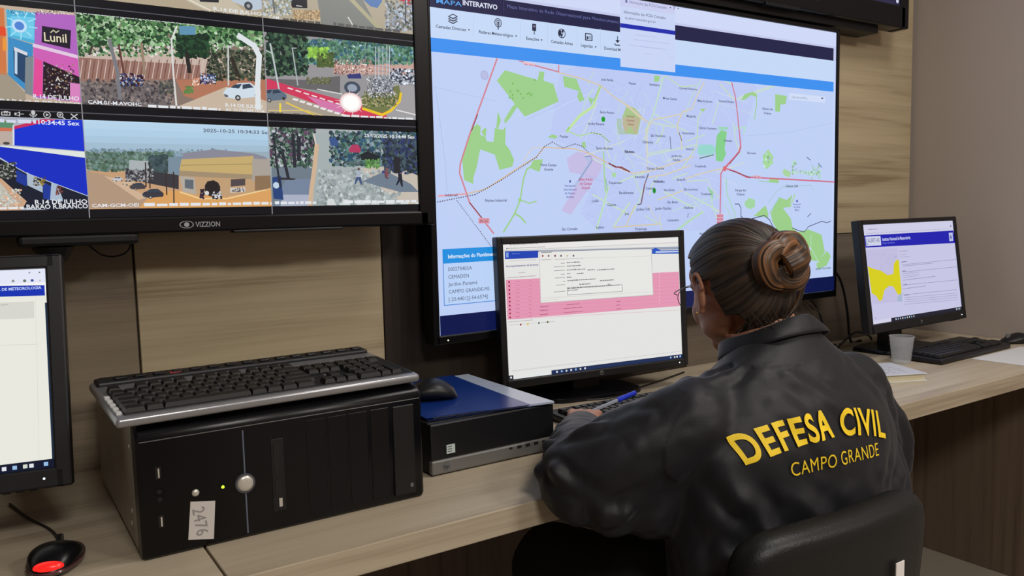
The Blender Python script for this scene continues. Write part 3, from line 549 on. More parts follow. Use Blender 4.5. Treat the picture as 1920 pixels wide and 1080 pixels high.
def lab(t, x, y, h=17, col=LB, al='c'): P.text(t, x, y, h*1.12, col, 14, align=al, bold=.012)
for t, x, y in (('José Abrão', 1432, 608), ('Nasser', 1620, 635), ('Seminário', 1785, 645), ('Santo Amaro', 1430, 852), ('Jardim Panamá', 1348, 938), ('Popular', 1108, 1032)): lab(t, x, y)
P.crop(780, 240, 4)
P.poly([(985, 70), (1020, 48), (1060, 60), (1050, 80)], G2, 6.2); P.poly([(1240, 110), (1265, 100), (1275, 150), (1245, 140)], G2, 6.2); P.poly([(880, 240), (950, 235), (925, 330), (850, 300)], G2, 6)
P.line([(905, 260), (830, 310), (805, 380), (780, 540), (740, 640), (655, 780)], 13, G2, 6.5); P.line([(780, 540), (850, 565), (900, 548)], 9, G2, 6.8); P.line([(735, 640), (780, 665), (820, 710)], 14, G2, 6.8); P.disc(778, 540, 16, G2, 6.9)
P.line([(165, 510), (370, 495), (520, 460), (780, 290), (905, 215), (960, 145), (1040, 150), (1180, 155), (1300, 190), (1410, 250), (1500, 290), (1620, 340)], 10, (216, 190, 160), 8); P.line([(165, 510), (370, 495)], 12, (230, 160, 170), 8.6)
P.line([(800, 250), (870, 150), (960, 145)], 7, (222, 206, 190), 7.6)
P.line([(160, 555), (440, 500), (640, 390), (900, 220), (960, 140), (1020, 105), (1100, 150), (1190, 120), (1240, 135), (1290, 180)], 9, DK, 9.5, dash=10)
P.line([(305, 545), (560, 885)], 7, DK, 9.5, dash=9); P.line([(400, 560), (490, 670)], 7, (110, 60, 76), 10)
P.line([(1130, 20), (1220, 60), (1320, 35), (1390, 50), (1450, 105)], 9, (176, 216, 160), 7.5); P.line([(1310, 35), (1380, 48), (1450, 105)], 6, (96, 110, 90), 9.5, dash=12)
P.line([(1445, 265), (1490, 292), (1540, 295), (1600, 328)], 11, (140, 70, 80), 9.6); P.line([(1445, 265), (1600, 330)], 4, (90, 60, 70), 9.9)
P.line([(1405, 180), (1410, 330), (1420, 480)], 14, (166, 210, 160), 6.5); P.line([(1420, 380), (1435, 470)], 6, (120, 180, 110), 7); P.line([(1440, 440), (1400, 600), (1350, 760)], 16, (186, 222, 190), 6.5); P.poly([(1465, 335), (1500, 335), (1495, 370), (1470, 365)], (168, 214, 160), 6.5); P.line([(1600, 560), (1480, 740)], 14, (196, 220, 190), 6.5)
P.line([(1740, 345), (1710, 430), (1685, 570), (1660, 575)], 9, DK, 10); P.line([(1720, 400), (1690, 560)], 5, (170, 100, 90), 10.4)
P.line([(1620, 340), (1760, 320), (1900, 275), (2080, 215)], 10, (216, 204, 176), 7.6); P.line([(1740, 370), (1870, 350), (2060, 280)], 9, (216, 204, 176), 7.6); P.line([(1640, 580), (1570, 740)], 9, (214, 200, 160), 7.6); P.line([(1480, 745), (1820, 720)], 9, (214, 200, 160), 7.8); P.line([(1740, 580), (1815, 720)], 7, (206, 206, 196), 7.6); P.line([(1740, 190), (1900, 160)], 9, (196, 216, 210), 7.2); P.line([(1500, -40), (1520, 120), (1640, 300)], 9, (190, 214, 214), 7.2)
P.line([(1620, 340), (1680, 480)], 10, (190, 216, 196), 7.3); P.disc(1784, 470, 17, (22, 142, 40), 12, 1.25)
for t, x, y in (('Indubrasil', 262, 512), ('Núcleo Industrial', 598, 552), ('Nova Campo', 992, 286), ('Grande', 992, 320), ('Santo Antônio', 1410, 162), ('Sobrinho', 1598, 188), ('Cabreúva', 1735, 115), ('São Francisco', 1812, 68), ('Campo Grande', 1792, 312), ('Amambai', 1676, 376), ('Glória', 1820, 410), ('Taquarussu', 1490, 420), ('Centro', 1750, 462), ('Bandeirantes', 1575, 495), ('União', 1342, 556), ('Caiçara', 1465, 584), ('Jockey Club', 1700, 618), ('Jardim Paulista', 1850, 612), ('Jacy', 1578, 650), ('São Conrado', 1150, 766), ('Leblon', 1378, 754), ('Piratininga', 1685, 766)): lab(t, x, y, 18)
for t, y in (('Aeroporto', 440), ('Internacional', 468), ('de Campo', 496), ('Grande', 524)): lab(t, 1152, y, 15, (90, 96, 170))
for t, y in (('Base Aérea', 394), ('de Campo', 426), ('Grande', 458)): lab(t, 1272, y, 18, (190, 60, 110))
P.poly([(1145, 400), (1152, 388), (1160, 400), (1152, 414)], (60, 66, 150), 14); P.line([(1265, 215), (1305, 210), (1320, 240), (1215, 400)], 5, (112, 122, 176), 9)
P.poly([(466, 676), (548, 676), (548, 716), (466, 716)], (216, 150, 165), 12); P.text('BR-262', 476, 708, 20, (120, 50, 70), 14, x2=538)
P.crop(1160, 0, 3.43)
for t, x, y in (('Coronel Antonino', 445, 578), ('Monte Castelo', 328, 642), ('Mata do Jacinto', 552, 658), ('Carandá Bosque', 690, 660), ('Margarida', 464, 755), ('Chácara Cachoeira', 570, 832), ('Autonomista', 445, 864), ('Jardim dos', 370, 1010), ('Estados', 370, 1036), ('Vivendas', 700, 912), ('Santa Fé', 455, 966), ('Chácara dos', 955, 708), ('Poderes', 955, 736), ('Noroeste', 852, 992), ('Vilasboas', 66, 982)): P.text(t, x, y, 15.5, LB, 14, align='c', bold=.012)
P.poly([(1005, 605), (1080, 618), (1072, 670), (1040, 672), (1035, 720), (1005, 716)], G2, 6.5); P.poly([(785, 645), (810, 605), (860, 590), (888, 605), (885, 625), (850, 612), (812, 640)], G2, 6.5); P.line([(885, 620), (885, 680), (870, 770)], 7, G2, 6.6)
P.poly([(230, 485), (265, 490), (255, 525), (225, 525)], G2, 6.5); P.line([(265, 520), (300, 490), (400, 560), (500, 550)], 7, (190, 220, 176), 6.6)
P.poly([(630, 870), (660, 835), (695, 850), (685, 920), (680, 960), (690, 990), (665, 1040), (625, 1035), (620, 960)], (132, 206, 138), 6.5); P.poly([(640, 815), (700, 818), (700, 835), (640, 832)], (150, 214, 176), 6.5)
P.poly([(515, 930), (600, 930), (620, 960), (610, 990), (520, 1000), (505, 980)], (150, 214, 206), 6.4); P.line([(520, 1018), (608, 996)], 7, (80, 130, 100), 7.5)
P.line([(725, 532), (748, 620), (765, 760), (782, 940), (770, 975), (690, 1075)], 9, (206, 110, 130), 9)
P.line([(548, 530), (500, 620), (470, 700), (410, 720), (375, 800), (380, 850), (400, 880), (404, 960)], 8, (216, 206, 170), 8); P.line([(385, 850), (404, 905)], 5, (70, 60, 70), 9); P.line([(328, 880), (335, 960)], 5, (70, 70, 80), 9); P.line([(170, 850), (220, 770), (400, 735)], 8, (216, 206, 180), 7.8); P.line([(0, 640), (60, 690), (130, 750), (205, 800)], 8, (216, 206, 180), 7.8)
P.line([(285, 500), (220, 740), (170, 840)], 12, (190, 222, 200), 6.6); P.line([(540, 700), (510, 760), (500, 940), (430, 1050), (410, 1080)], 10, (196, 216, 190), 6.6); P.poly([(520, 700), (560, 700), (540, 720)], G2, 7); P.line([(180, 870), (185, 1010)], 11, (210, 214, 200), 6.6); P.line([(220, 790), (360, 820)], 9, (200, 218, 200), 6.4); P.line([(190, 1000), (500, 930)], 9, (196, 220, 206), 6.4); P.line([(640, 660), (600, 800)], 9, (196, 222, 206), 6.4); P.line([(650, 540), (740, 640)], 9, (200, 218, 190), 6.4); P.line([(740, 825), (815, 820), (800, 860)], 12, (180, 220, 206), 6.4)
P.poly([(925, 1000), (960, 960), (995, 1010), (975, 1060), (935, 1075)], (166, 212, 150), 6.4)
P.poly([(1095, 598), (1325, 622), (1325, 662), (1095, 640)], (208, 220, 246), 8); P.text('OpenStreetMap', 1110, 630, 14, (130, 140, 170), 12, x2=1210); P.poly([(1298, 628), (1316, 630), (1306, 640)], (60, 64, 90), 12)
P.poly([(1166, 522), (1314, 540), (1314, 582), (1166, 562)], (206, 222, 246), 8); P.text('Buscar', 1182, 552, 13, (110, 130, 170), 12, x2=1240); P.text('Buscar', 1325, 572, 14, (225, 235, 250), 12, x2=1362, bold=.02)
for k in range(5): P.disc(1222+33*k, 262+5*k, 6, (60, 62, 110), 12)
P.scrawl(1285, 222, 1330, 8, (130, 136, 190), 12, rn)
# right part of the map
P.crop(1160, 240, 4)
P.line([(895, -30), (915, 140), (905, 175), (790, 300), (765, 340), (757, 700)], 11, (206, 110, 132), 9.2); P.line([(905, 180), (830, 270)], 5, (120, 56, 70), 9.8); P.line([(790, 300), (880, 330), (960, 370), (1000, 370), (1620, 405)], 12, (206, 112, 136), 9); P.line([(830, 315), (985, 372)], 6, (120, 50, 66), 9.8); P.disc(792, 305, 20, (214, 110, 120), 9.9)
P.poly([(1010, 355), (1062, 358), (1062, 382), (1010, 380)], (222, 170, 190), 11); P.text('BR-262', 1014, 378, 14, (140, 60, 80), 12, x2=1058)
for k in range(3):
    P.poly([(733, 648+k*25), (782, 648+k*25), (782, 669+k*25), (733, 669+k*25)], (222, 150, 170), 11); P.text('BR-163', 737, 666+k*25, 13, (150, 50, 70), 12, x2=778)
P.poly([(1225, 330), (1240, 305), (1290, 330), (1285, 370), (1245, 360)], (168, 212, 160), 6.4); P.poly([(1130, 375), (1200, 378), (1195, 412), (1125, 408)], G2, 6.4); P.line([(1050, 400), (1200, 408)], 5, (150, 200, 140), 6.6)
P.poly([(1080, 220), (1110, 180), (1130, 200), (1160, 260), (1120, 300), (1100, 310)], (166, 214, 160), 6.4); P.blobs(14, 1070, 190, 1160, 290, [(150, 206, 140), (180, 214, 200)], 9, 18, 6.6, rn); P.blobs(60, 1300, 320, 1510, 350, [(160, 206, 170), (180, 214, 200)], 6, 12, 6.6, rn); P.blobs(26, 1440, 270, 1510, 380, [(160, 206, 170), (170, 196, 210)], 6, 12, 6.6, rn); P.blobs(16, 1300, 240, 1330, 330, [(160, 206, 170)], 6, 12, 6.6, rn)
P.poly([(940, 560), (975, 525), (1022, 540), (1020, 590), (985, 610), (950, 590)], (160, 212, 160), 6.4); P.poly([(1010, 660), (1100, 580), (1120, 640), (1120, 670)], G2, 6.4)
P.poly([(1200, 520), (1260, 540), (1300, 500), (1280, 590), (1230, 600), (1290, 680), (1300, 740), (1340, 780), (1420, 760), (1520, 800), (1545, 930), (1500, 1000), (1420, 990), (1440, 900), (1200, 790), (1150, 700), (1140, 640)], G2, 6.4); P.poly([(1560, 920), (1590, 960), (1560, 1030), (1490, 1060), (1480, 1020)], G2, 6.4); P.line([(1440, 800), (1440, 900), (1500, 1010)], 8, (180, 220, 190), 7); P.line([(1320, 500), (1280, 600)], 12, (168, 212, 150), 6.5); P.line([(1130, 640), (1180, 560), (1210, 520)], 9, (150, 200, 170), 6.5)
P.line([(870, 570), (900, 570), (915, 600), (915, 660), (945, 695), (1090, 655), (1130, 690), (1160, 750)], 7, (70, 74, 110), 9); P.line([(1300, 750), (1350, 770), (1390, 780), (1420, 740), (1520, 700), (1560, 710), (1590, 698)], 6, (84, 92, 130), 9)
P.line([(805, 380), (810, 500), (870, 640), (880, 780)], 12, (170, 212, 190), 6.6); P.line([(790, 570), (850, 680)], 9, (176, 212, 200), 6.6); P.poly([(660, 440), (710, 480), (700, 540), (690, 500)], (150, 206, 160), 6.6); P.line([(510, 400), (660, 390), (700, 460), (760, 530)], 9, (200, 216, 206), 6.5); P.line([(290, 540), (480, 470)], 9, (214, 206, 170), 7.6); P.line([(630, 630), (520, 700), (420, 780)], 14, (176, 220, 170), 6.6); P.line([(520, 640), (515, 670)], 5, (70, 76, 110), 9); P.line([(520, 500), (640, 640)], 5, (200, 216, 210), 6.6); P.line([(1440, 640), (1415, 665)], 6, (80, 90, 130), 9); P.line([(1410, 220), (1435, 240)], 8, (110, 120, 160), 9); P.line([(1495, 265), (1520, 295)], 8, (120, 130, 170), 9); P.line([(1120, 560), (1180, 480), (1230, 440), (1440, 430), (1460, 470)], 4, (150, 196, 190), 6.6)
P.line([(500, 380), (640, 335), (790, 300)], 9, (214, 206, 176), 7.6); P.line([(300, 650), (320, 770)], 9, (206, 210, 190), 7.6); P.line([(950, 60), (1300, 30), (1600, -40)], 3, (170, 190, 226), 4)
for t, x, y in (('Coophavila', 610, 295), ('Santa Fé', 465, 396), ('Vila Glória', 375, 474), ('São Lourenço', 538, 468), ('Tiradentes', 652, 504), ('São Bento', 402, 565), ('Vilasboas', 520, 606), ('Centenário', 406, 700), ('Moreninha', 300, 410), ('Parque dos', 912, 476), ('Poderes', 912, 506), ('Chácara Café', 1295, 444), ('Itanhangá', 640, 800)): lab(t, x, y, 17)
for t, y in (('Aeroporto', 578), ('de Santa', 600), ('Maria', 622)): lab(t, 1334, y, 14, (100, 108, 176))
P.poly([(1326, 548), (1334, 536), (1342, 548), (1334, 560)], (70, 76, 170), 14); lab('Jardim Noroeste', 1530, 1060, 17, (84, 110, 110))
# head-up elements
P.clip = P.full
P.crop(780, 0, 4)
P.text('MAPA', 150, 24, 36, (90, 160, 230), 14, x2=340, bold=.01); P.text('INTERATIVO', 348, 38, 38, (222, 226, 244), 14, x2=607, bold=.025)
P.line([(655, 5), (655, 92)], 3, (70, 74, 120), 13); P.text('Mapa Interativo da Rede Observacional para Monitoramento', 680, 60, 28, (104, 108, 164), 14, x2=1515)
for x in (430, 780, 985, 1205, 1380): P.line([(x, 90+x*.09), (x, 235+x*.1)], 2.5, (176, 192, 226), 8)
INK = (40, 42, 66)
for t, x, y, x2 in (('Camadas Diversas', 145, 208, 372), ('Radares Meteorológico', 470, 250, 725), ('Estações', 825, 298, 920), ('Camadas Ativas', 1010, 322, 1172), ('Legendas', 1235, 350, 1322), ('Download M', 1408, 372, 1530)): P.text(t, x, y, 24, INK, 14, x2=x2, bold=.012)
for x, y in ((394, 226), (748, 272), (938, 302), (1344, 354)): P.poly([(x-8, y-6), (x+8, y-4), (x, y+6)], INK, 14)
for k, c in enumerate(((60, 62, 86), (60, 62, 86), (36, 38, 60))): P.poly([(235, 160-k*18), (275, 140-k*18), (312, 162-k*18), (275, 182-k*18)], c, 13+k*.6); P.poly([(247, 160-k*18), (275, 148-k*18), (300, 161-k*18), (275, 172-k*18)], TOOL, 13.3+k*.6)
P.ring(613, 172, 34, 6, INK, 14); P.ring(613, 172, 21, 5, INK, 14); P.disc(613, 172, 9, INK, 14); P.line([(613, 172), (613, 222)], 9, INK, 14.5)
P.poly([(868, 178), (898, 182), (898, 235), (868, 230)], INK, 14); P.poly([(874, 190), (892, 192), (892, 206), (874, 204)], (110, 114, 150), 15); P.line([(884, 230), (884, 258)], 7, INK, 14)
P.ring(1090, 252, 36, 6, INK, 14); P.poly([(1095, 222), (1106, 230), (1090, 286), (1078, 262), (1100, 250), (1086, 240)], INK, 14); P.poly([(1068, 230), (1084, 226), (1088, 260), (1072, 274), (1062, 250)], INK, 14.6)
P.poly([(1264, 248), (1312, 254), (1320, 268), (1320, 310), (1264, 304)], INK, 14); P.poly([(1271, 256), (1312, 261), (1312, 303), (1271, 297)], TOOL, 14.5); P.poly([(1276, 272), (1290, 274), (1290, 296), (1276, 294)], INK, 15); P.poly([(1298, 268), (1304, 268), (1304, 298), (1298, 298)], INK, 15)
P.line([(1508, 274), (1508, 318)], 8, INK, 14); P.poly([(1490, 300), (1526, 304), (1508, 324)], INK, 14.6); P.line([(1488, 326), (1490, 338), (1526, 342)], 7, INK, 14)
# pop-up preview window
P.crop(1160, 0, 3.43); pa = P.uv(8, 430); pb = P.uv(360, 430); vt = P.uv(8, 28)[1]; vb = P.uv(8, 430)[1]
P.rect(pa[0], pb[0], vb, vt, (200, 212, 245), 18); P.rect(pa[0], pb[0], P.uv(8, 40)[1], vt+.03, (200, 204, 238), 18.5); v1 = P.uv(10, 150)[1]; v2 = P.uv(10, 178)[1]; P.rect(pa[0], pb[0], v2, v1, (24, 40, 170), 20)
P.text('Informações das PCDs Cemaden', 30, 86, 20, (60, 64, 90), 20, x2=298); P.text('sj.salvar.cemaden.gov.br', 36, 122, 18, (90, 94, 120), 20, x2=235); P.text('Informações das PCDs Cemaden', 65, 22, 20, (110, 114, 150), 20, x2=305); P.disc(45, 10, 10, (110, 114, 160), 20)
for x, y in ((328, 50), (378, 56)): P.disc(x, y, 5, (70, 70, 100), 20)
P.line([(345, 44), (358, 46), (350, 62)], 4, (70, 70, 100), 20)
for y, x0, x1 in ((225, 100, 240), (255, 90, 330), (290, 60, 300), (300, 130, 260), (345, 165, 210), (370, 320, 350)): P.line([(x0, y), (x1, y+(x1-x0)*.12)], 3, (178, 186, 224), 20)
P.scrawl(640, 18, 700, 12, (130, 136, 180), 12, rn)
# information box, lower left
P.crop(800, 420, 3.6)
ub = P.uv(470, 300)[0]; l0 = P.uv(102, 170); l1 = P.uv(102, 268); l2 = P.uv(112, 552); ue = ub+.10
P.rect(l0[0], ue, l2[1], l0[1], (34, 120, 206), 20); P.rect(l0[0]+.0015, ue-.0015, l2[1]+.0015, l1[1], (186, 210, 246), 21); P.rect(l0[0], ue, l1[1], l0[1], (34, 142, 222), 22)
P.text('Informações do Pluviômetro', 140, 232, 26, (225, 238, 250), 24, xs=.95, bold=.02)
for t, x, y, x2 in (('500270403A', 140, 318, 302), ('CEMADEN', 142, 370, 280), ('Jardim Panamá', 142, 420, 338), ('CAMPO GRANDE-MS', 145, 470, 420), ('[-20.4401][-54.6574]', 145, 522, 408)): P.text(t, x, y, 26, (78, 84, 110), 24, x2=x2)
P.build('screen', M_SCR, mt, Matrix.Translation((-mx, -my, -mz)))

# ---- upper television, only its lower right part in view
UW, UH = 1.02, .574; ux, uz, uy = -.74, 2.075, -.10
ut = thing('wall_television', 'wall television high at the top right, only its lower edge in view', 'television', (ux, uy, uz))
obj('housing', frame_bm(UW, UH, .045, .045, .045, .068, .055, bev=.006), M_BLKG, ut)
obj('back_cover', bx(-.42, .42, .055, .085, -.2, .2, bev=.008), M_BLK, ut)
obj('wall_bracket', bx(-.47, .43, .020, .095, -.375, -.335, bev=.003), M_BLKM, ut)
obj('sensor_tab', bx(-.12, .02, -.007, .01, -.358, -.350, bev=.002), M_BLK, ut)
textmesh('brand_lettering', 'SAMSUNG', .0080, Matrix.Translation((.078, -.0065, -.318)), lm, ut, .01, .046)
P = Panel((ux, uy+.0015, uz), X_, Z_, UW, UH); P.rect(*P.full, (40, 38, 70), 0); P.rect(-UW/2, UW/2, -UH/2+.05, UH/2, (120, 118, 190), 1)
P.rect(-UW/2, UW/2-.03, -UH/2+.035, -UH/2+.075, (84, 76, 150), 3); P.rect(UW/2-.03, UW/2, -UH/2, -UH/2+.12, (34, 34, 60), 4)
for k in range(26): P.rect(UW/2-.06-k*.017, UW/2-.05-k*.017, -UH/2+.028, -UH/2+.033, (190, 190, 225), 5)
for k, s_ in enumerate((.0045, .003, .0045)):
    P.puv([(UW/2-.014+cos(a)*s_*1.6, -UH/2+.012+k*.02+sin(a)*s_*1.6) for a in [j*.7 for j in range(9)]], (206, 208, 230), 6)
P.build('screen', M_SCR, ut, Matrix.Translation((-ux, -uy, -uz)))
#@@MON
# ------------------------------------------------------------------ desk monitors
def monitor(label, C0, yaw, tilt, w, h, bl, br, bt, bb, foot, paint, hp=True, led=(.9, .95, 1), emit=1.0):
    t = thing('computer_monitor', label, 'monitor', (C0[0], C0[1], .75)); 
    Rm = Matrix.Rotation(yaw, 4, 'Z') @ Matrix.Rotation(-tilt, 4, 'X'); L = Matrix.Translation((0, 0, C0[2]-.75)) @ Rm
    def put(name, bm, m, parent=t, **k):
        bmesh.ops.transform(bm, matrix=L, verts=bm.verts); return obj(name, bm, m, parent, **k)
    hs = put('housing', frame_bm(w, h, bl, br, bt, bb, .022, lip=.003, bev=.003), M_BLK)
    bk = BM(); box(bk, -w*.40, w*.40, .022, .040, -h*.42, h*.40, .012); box(bk, -.06, .06, .04, .050, -.06, .06, .004); put('back_cover', bk, M_BLK)
    mm = (-h/2-bb*.5)
    if hp:
        g = BM(); cyl(g, (0, -.0031, mm), (0, -.0037, mm), .0052, n=24); put('logo_badge', g, M_GREY)
        textmesh('logo_letters', 'hp', .0050, L @ Matrix.Translation((0, -.0038, mm)), mat('black_print', (20, 20, 22)), t, .01)
    lb = BM(); sph(lb, (w/2-.012, -.0032, mm), .0014); e = mat('white_indicator', (220, 230, 255), .4)
    bs = e.node_tree.nodes['Principled BSDF']; bs.inputs['Emission Color'].default_value = (.8, .9, 1, 1); bs.inputs['Emission Strength'].default_value = 2
    put('power_light', lb, e)
    bt_ = BM()
    for k in range(4): box(bt_, w/2-.075+k*.015, w/2-.066+k*.015, -.001, .008, -h/2-bb-.0012, -h/2-bb+.001, .0004)
    put('menu_buttons', bt_, M_BLKG)
    R3 = Matrix.Rotation(yaw, 4, 'Z'); T0 = L @ Vector((0, .05, -.02))
    n = BM(); top = T0; off = R3 @ Vector((0, .075, 0)); z = C0[2]-.75
    rings = []
    for f in (0, .25, .5, .75, 1):
        c = Vector((off.x, off.y, .01+(z+.02)*f)); a = R3 @ Vector((.036, 0, 0)); d = R3 @ Vector((0, .012+.006*(1-f), 0))
        rings.append([c-a-d, c+a-d, c+a+d, c-a+d])
    loft(n, rings); q = (T0+Vector((off.x, off.y, z)))/2
    box(n, -.03, .03, .045, .085, z-.03, z+.02, .003, mtx=R3)
    obj('stand_neck', n, M_BLK, t)
    fw, fd = foot; b = BM(); pts = []
    for k in range(40):
        a = 2*pi*k/40; sx = abs(cos(a))**.45*(1 if cos(a) > 0 else -1); sy = abs(sin(a))**.45*(1 if sin(a) > 0 else -1); pts.append((sx*fw/2, sy*fd/2+.06))
    loft(b, [[R3 @ Vector((x*s, y*s, zz)) for x, y in pts] for s, zz in ((1, 0), (1, .006), (.97, .011), (.3, .016))]); obj('stand_base', b, M_BLKG, t, smooth=True)
    A = Rm @ Vector((1, 0, 0)); B = Rm @ Vector((0, 0, 1)); Pn = Panel(Vector(C0), A, B, w, h); Pn.P = Pn.P+Pn.n*(-.0015)
    paint(Pn); m = M_SCR if emit == 1 else screen_mat('lit_screen_soft', emit)
    Pn.build('screen', m, t, Matrix.Translation((-C0[0], -C0[1], -.75)), 6e-5)
    return t
def taskbar(P, hh, col, icons, rn):
    P.rect(-P.w/2, P.w/2, -P.h/2, -P.h/2+hh, col, 20)
    for k, u in enumerate(icons): P.rect(P.w*(u-.5)-hh*.22, P.w*(u-.5)+hh*.22, -P.h/2+hh*.28, -P.h/2+hh*.72, [(225, 228, 235), (150, 190, 230), (210, 215, 200)][k % 3], 22)
def paint_centre(P):
    rn = random.Random(2); w, h = P.w, P.h; P.rect(*P.full, (226, 226, 224), 0); P.crop(800, 420, 3.6)
    R = lambda x0, y0, x1, y1, c, L: P.poly([(x0, y0), (x1, y0-(x1-x0)*.02), (x1, y1-(x1-x0)*.03), (x0, y1)], c, L)
    vt = h/2; P.rect(-w/2, w/2, vt-.012, vt, (232, 230, 228), 1); P.rect(-w/2, w/2, vt-.0135, vt-.012, (200, 198, 198), 2)
    P.scrawl(560, 143, 750, 5, (150, 150, 152), 3, rn); P.scrawl(545, 168, 800, 6, (170, 168, 168), 3, rn); P.disc(540, 166, 4, (90, 90, 96), 3)
    P.poly([(528, 183), (1705, 152), (1705, 172), (528, 196)], (150, 158, 180), 3)
    P.poly([(528, 185), (752, 180), (752, 228), (528, 238)], (30, 66, 176), 5); P.poly([(536, 192), (552, 192), (552, 226), (536, 226)], (130, 160, 220), 6); P.scrawl(575, 204, 630, 6, (90, 120, 200), 6, rn)
    P.poly([(1520, 172), (1545, 160), (1580, 178), (1700, 176), (1700, 200), (1520, 202)], (32, 84, 190), 5); P.poly([(1545, 184), (1700, 180), (1700, 190), (1545, 195)], (190, 205, 235), 6)
    P.scrawl(560, 252, 740, 4, (185, 180, 184), 4, rn); P.text('Acompanhamento de Eventos', 534, 292, 13, (50, 50, 130), 6, x2=754, bold=.015)
    P.scrawl(620, 332, 665, 5, (170, 165, 165), 4, rn); P.scrawl(545, 365, 740, 6, (176, 150, 156), 4, rn)
    PK = (226, 150, 178)
    P.poly([(534, 377), (1702, 322), (1710, 552), (545, 645)], PK, 4)
    for k in range(10):
        y = 392+k*26.5; P.disc(556+k*.8, y, 6.5, (150, 14, 50), 6); P.scrawl(600, y-2, 630, 5, (200, 110, 140), 6, rn); P.scrawl(690, y-4, 708, 5, (200, 110, 140), 6, rn); P.line([(536, y+14), (1706, y-50)], 1.6, (220, 130, 166), 5)
    for k in range(10): P.disc(1571, 335+k*22, 4.5, (236, 186, 206), 6)
    for y in (560, 585, 612): P.scrawl(765, y+3, 822, 6, (170, 90, 120), 6, rn)
    for y, x0, x1 in ((548, 945, 1030), (574, 925, 1050), (602, 925, 1055), (527, 1280, 1305), (550, 1280, 1305), (576, 1280, 1310)): P.scrawl(x0, y, x1, 6, (176, 96, 124), 6, rn)
    P.poly([(757, 180), (1515, 160), (1530, 480), (768, 534)], (196, 192, 192), 8); P.poly([(760, 183), (1512, 163), (1526, 476), (771, 530)], (229, 229, 226), 9); P.poly([(760, 183), (1512, 163), (1512, 168), (760, 188)], (120, 130, 150), 10)
    P.scrawl(770, 196, 845, 5, (60, 60, 70), 11, rn); P.line([(765, 240), (1520, 215)], 2, (200, 198, 196), 11); P.line([(1518, 190), (1526, 460)], 2, (206, 204, 202), 11)
    for x, c in ((782, (150, 70, 60)), (822, (130, 90, 80)), (866, (130, 30, 50)), (906, (90, 80, 76)), (948, (196, 190, 150)), (990, (96, 90, 96))): P.disc(x, 220-x*.006, 7, c, 11)
    P.scrawl(775, 245, 840, 5, (180, 170, 165), 11, rn); P.scrawl(865, 243, 1060, 4, (185, 180, 178), 11, rn)
    for y, a, c in ((268, 905, [(945, 1035)]), (292, 860, [(945, 1040)]), (318, 860, [(945, 1070), (1085, 1135), (1148, 1265)]), (342, 905, [(948, 968), (1012, 1058)]), (367, 865, [(945, 975)]), (390, 920, [(948, 1140), (1168, 1262)]), (415, 872, [(1030, 1108), (1220, 1240)]), (461, 858, [])):
        P.scrawl(a, y, 932, 5, (130, 128, 128), 12, rn)
        for x0, x1 in c: P.scrawl(x0, y-4, x1, 7, (110, 110, 112), 12, rn)
    P.poly([(945, 428), (1320, 408), (1322, 456), (948, 481)], (150, 150, 150), 12); P.poly([(948, 431), (1317, 412), (1318, 453), (951, 477)], (231, 231, 228), 13); P.scrawl(950, 439, 1300, 7, (110, 110, 112), 14, rn); P.scrawl(950, 452, 1020, 6, (120, 120, 122), 14, rn)
    P.scrawl(780, 518, 885, 3, (196, 190, 186), 12, rn); P.poly([(771, 500), (1526, 455), (1526, 457), (771, 503)], (206, 204, 200), 12)
    P.scrawl(552, 664, 715, 5, (170, 160, 160), 6, rn); P.scrawl(556, 685, 620, 4, (180, 178, 176), 6, rn)
    for x, y, c in ((634, 679, (150, 20, 30)), (682, 676, (220, 190, 60)), (757, 668, (70, 110, 60)), (816, 662, (60, 90, 40))): P.disc(x, y, 7, c, 7)
    P.scrawl(650, 676, 745, 3, (196, 190, 170), 6, rn); P.scrawl(770, 668, 865, 4, (160, 165, 155), 6, rn)
    P.line([(570, 995), (1150, 925), (1720, 858)], 3, (196, 196, 200), 6); P.scrawl(580, 990, 1000, 3, (200, 200, 200), 6, rn)
    taskbar(P, .0095, (26, 44, 84), [.255+.026*k for k in range(7)]+[.925, .95, .965, .985], rn); P.rect(-w/2+.004, -w/2+w*.225, -h/2+.0005, -h/2+.0095, (226, 228, 228), 21); P.rect(-w/2, -w/2+.011, -h/2, -h/2+.0095, (36, 40, 50), 22); P.rect(-w/2+.003, -w/2+.0075, -h/2+.003, -h/2+.007, (220, 220, 225), 23)
monitor('black desk monitor right in front of the seated woman, showing a pink table', (-1.472, -.137, .967), -.1132, .0482, .474, .294, .016, .016, .017, .019, (.26, .145), paint_centre)
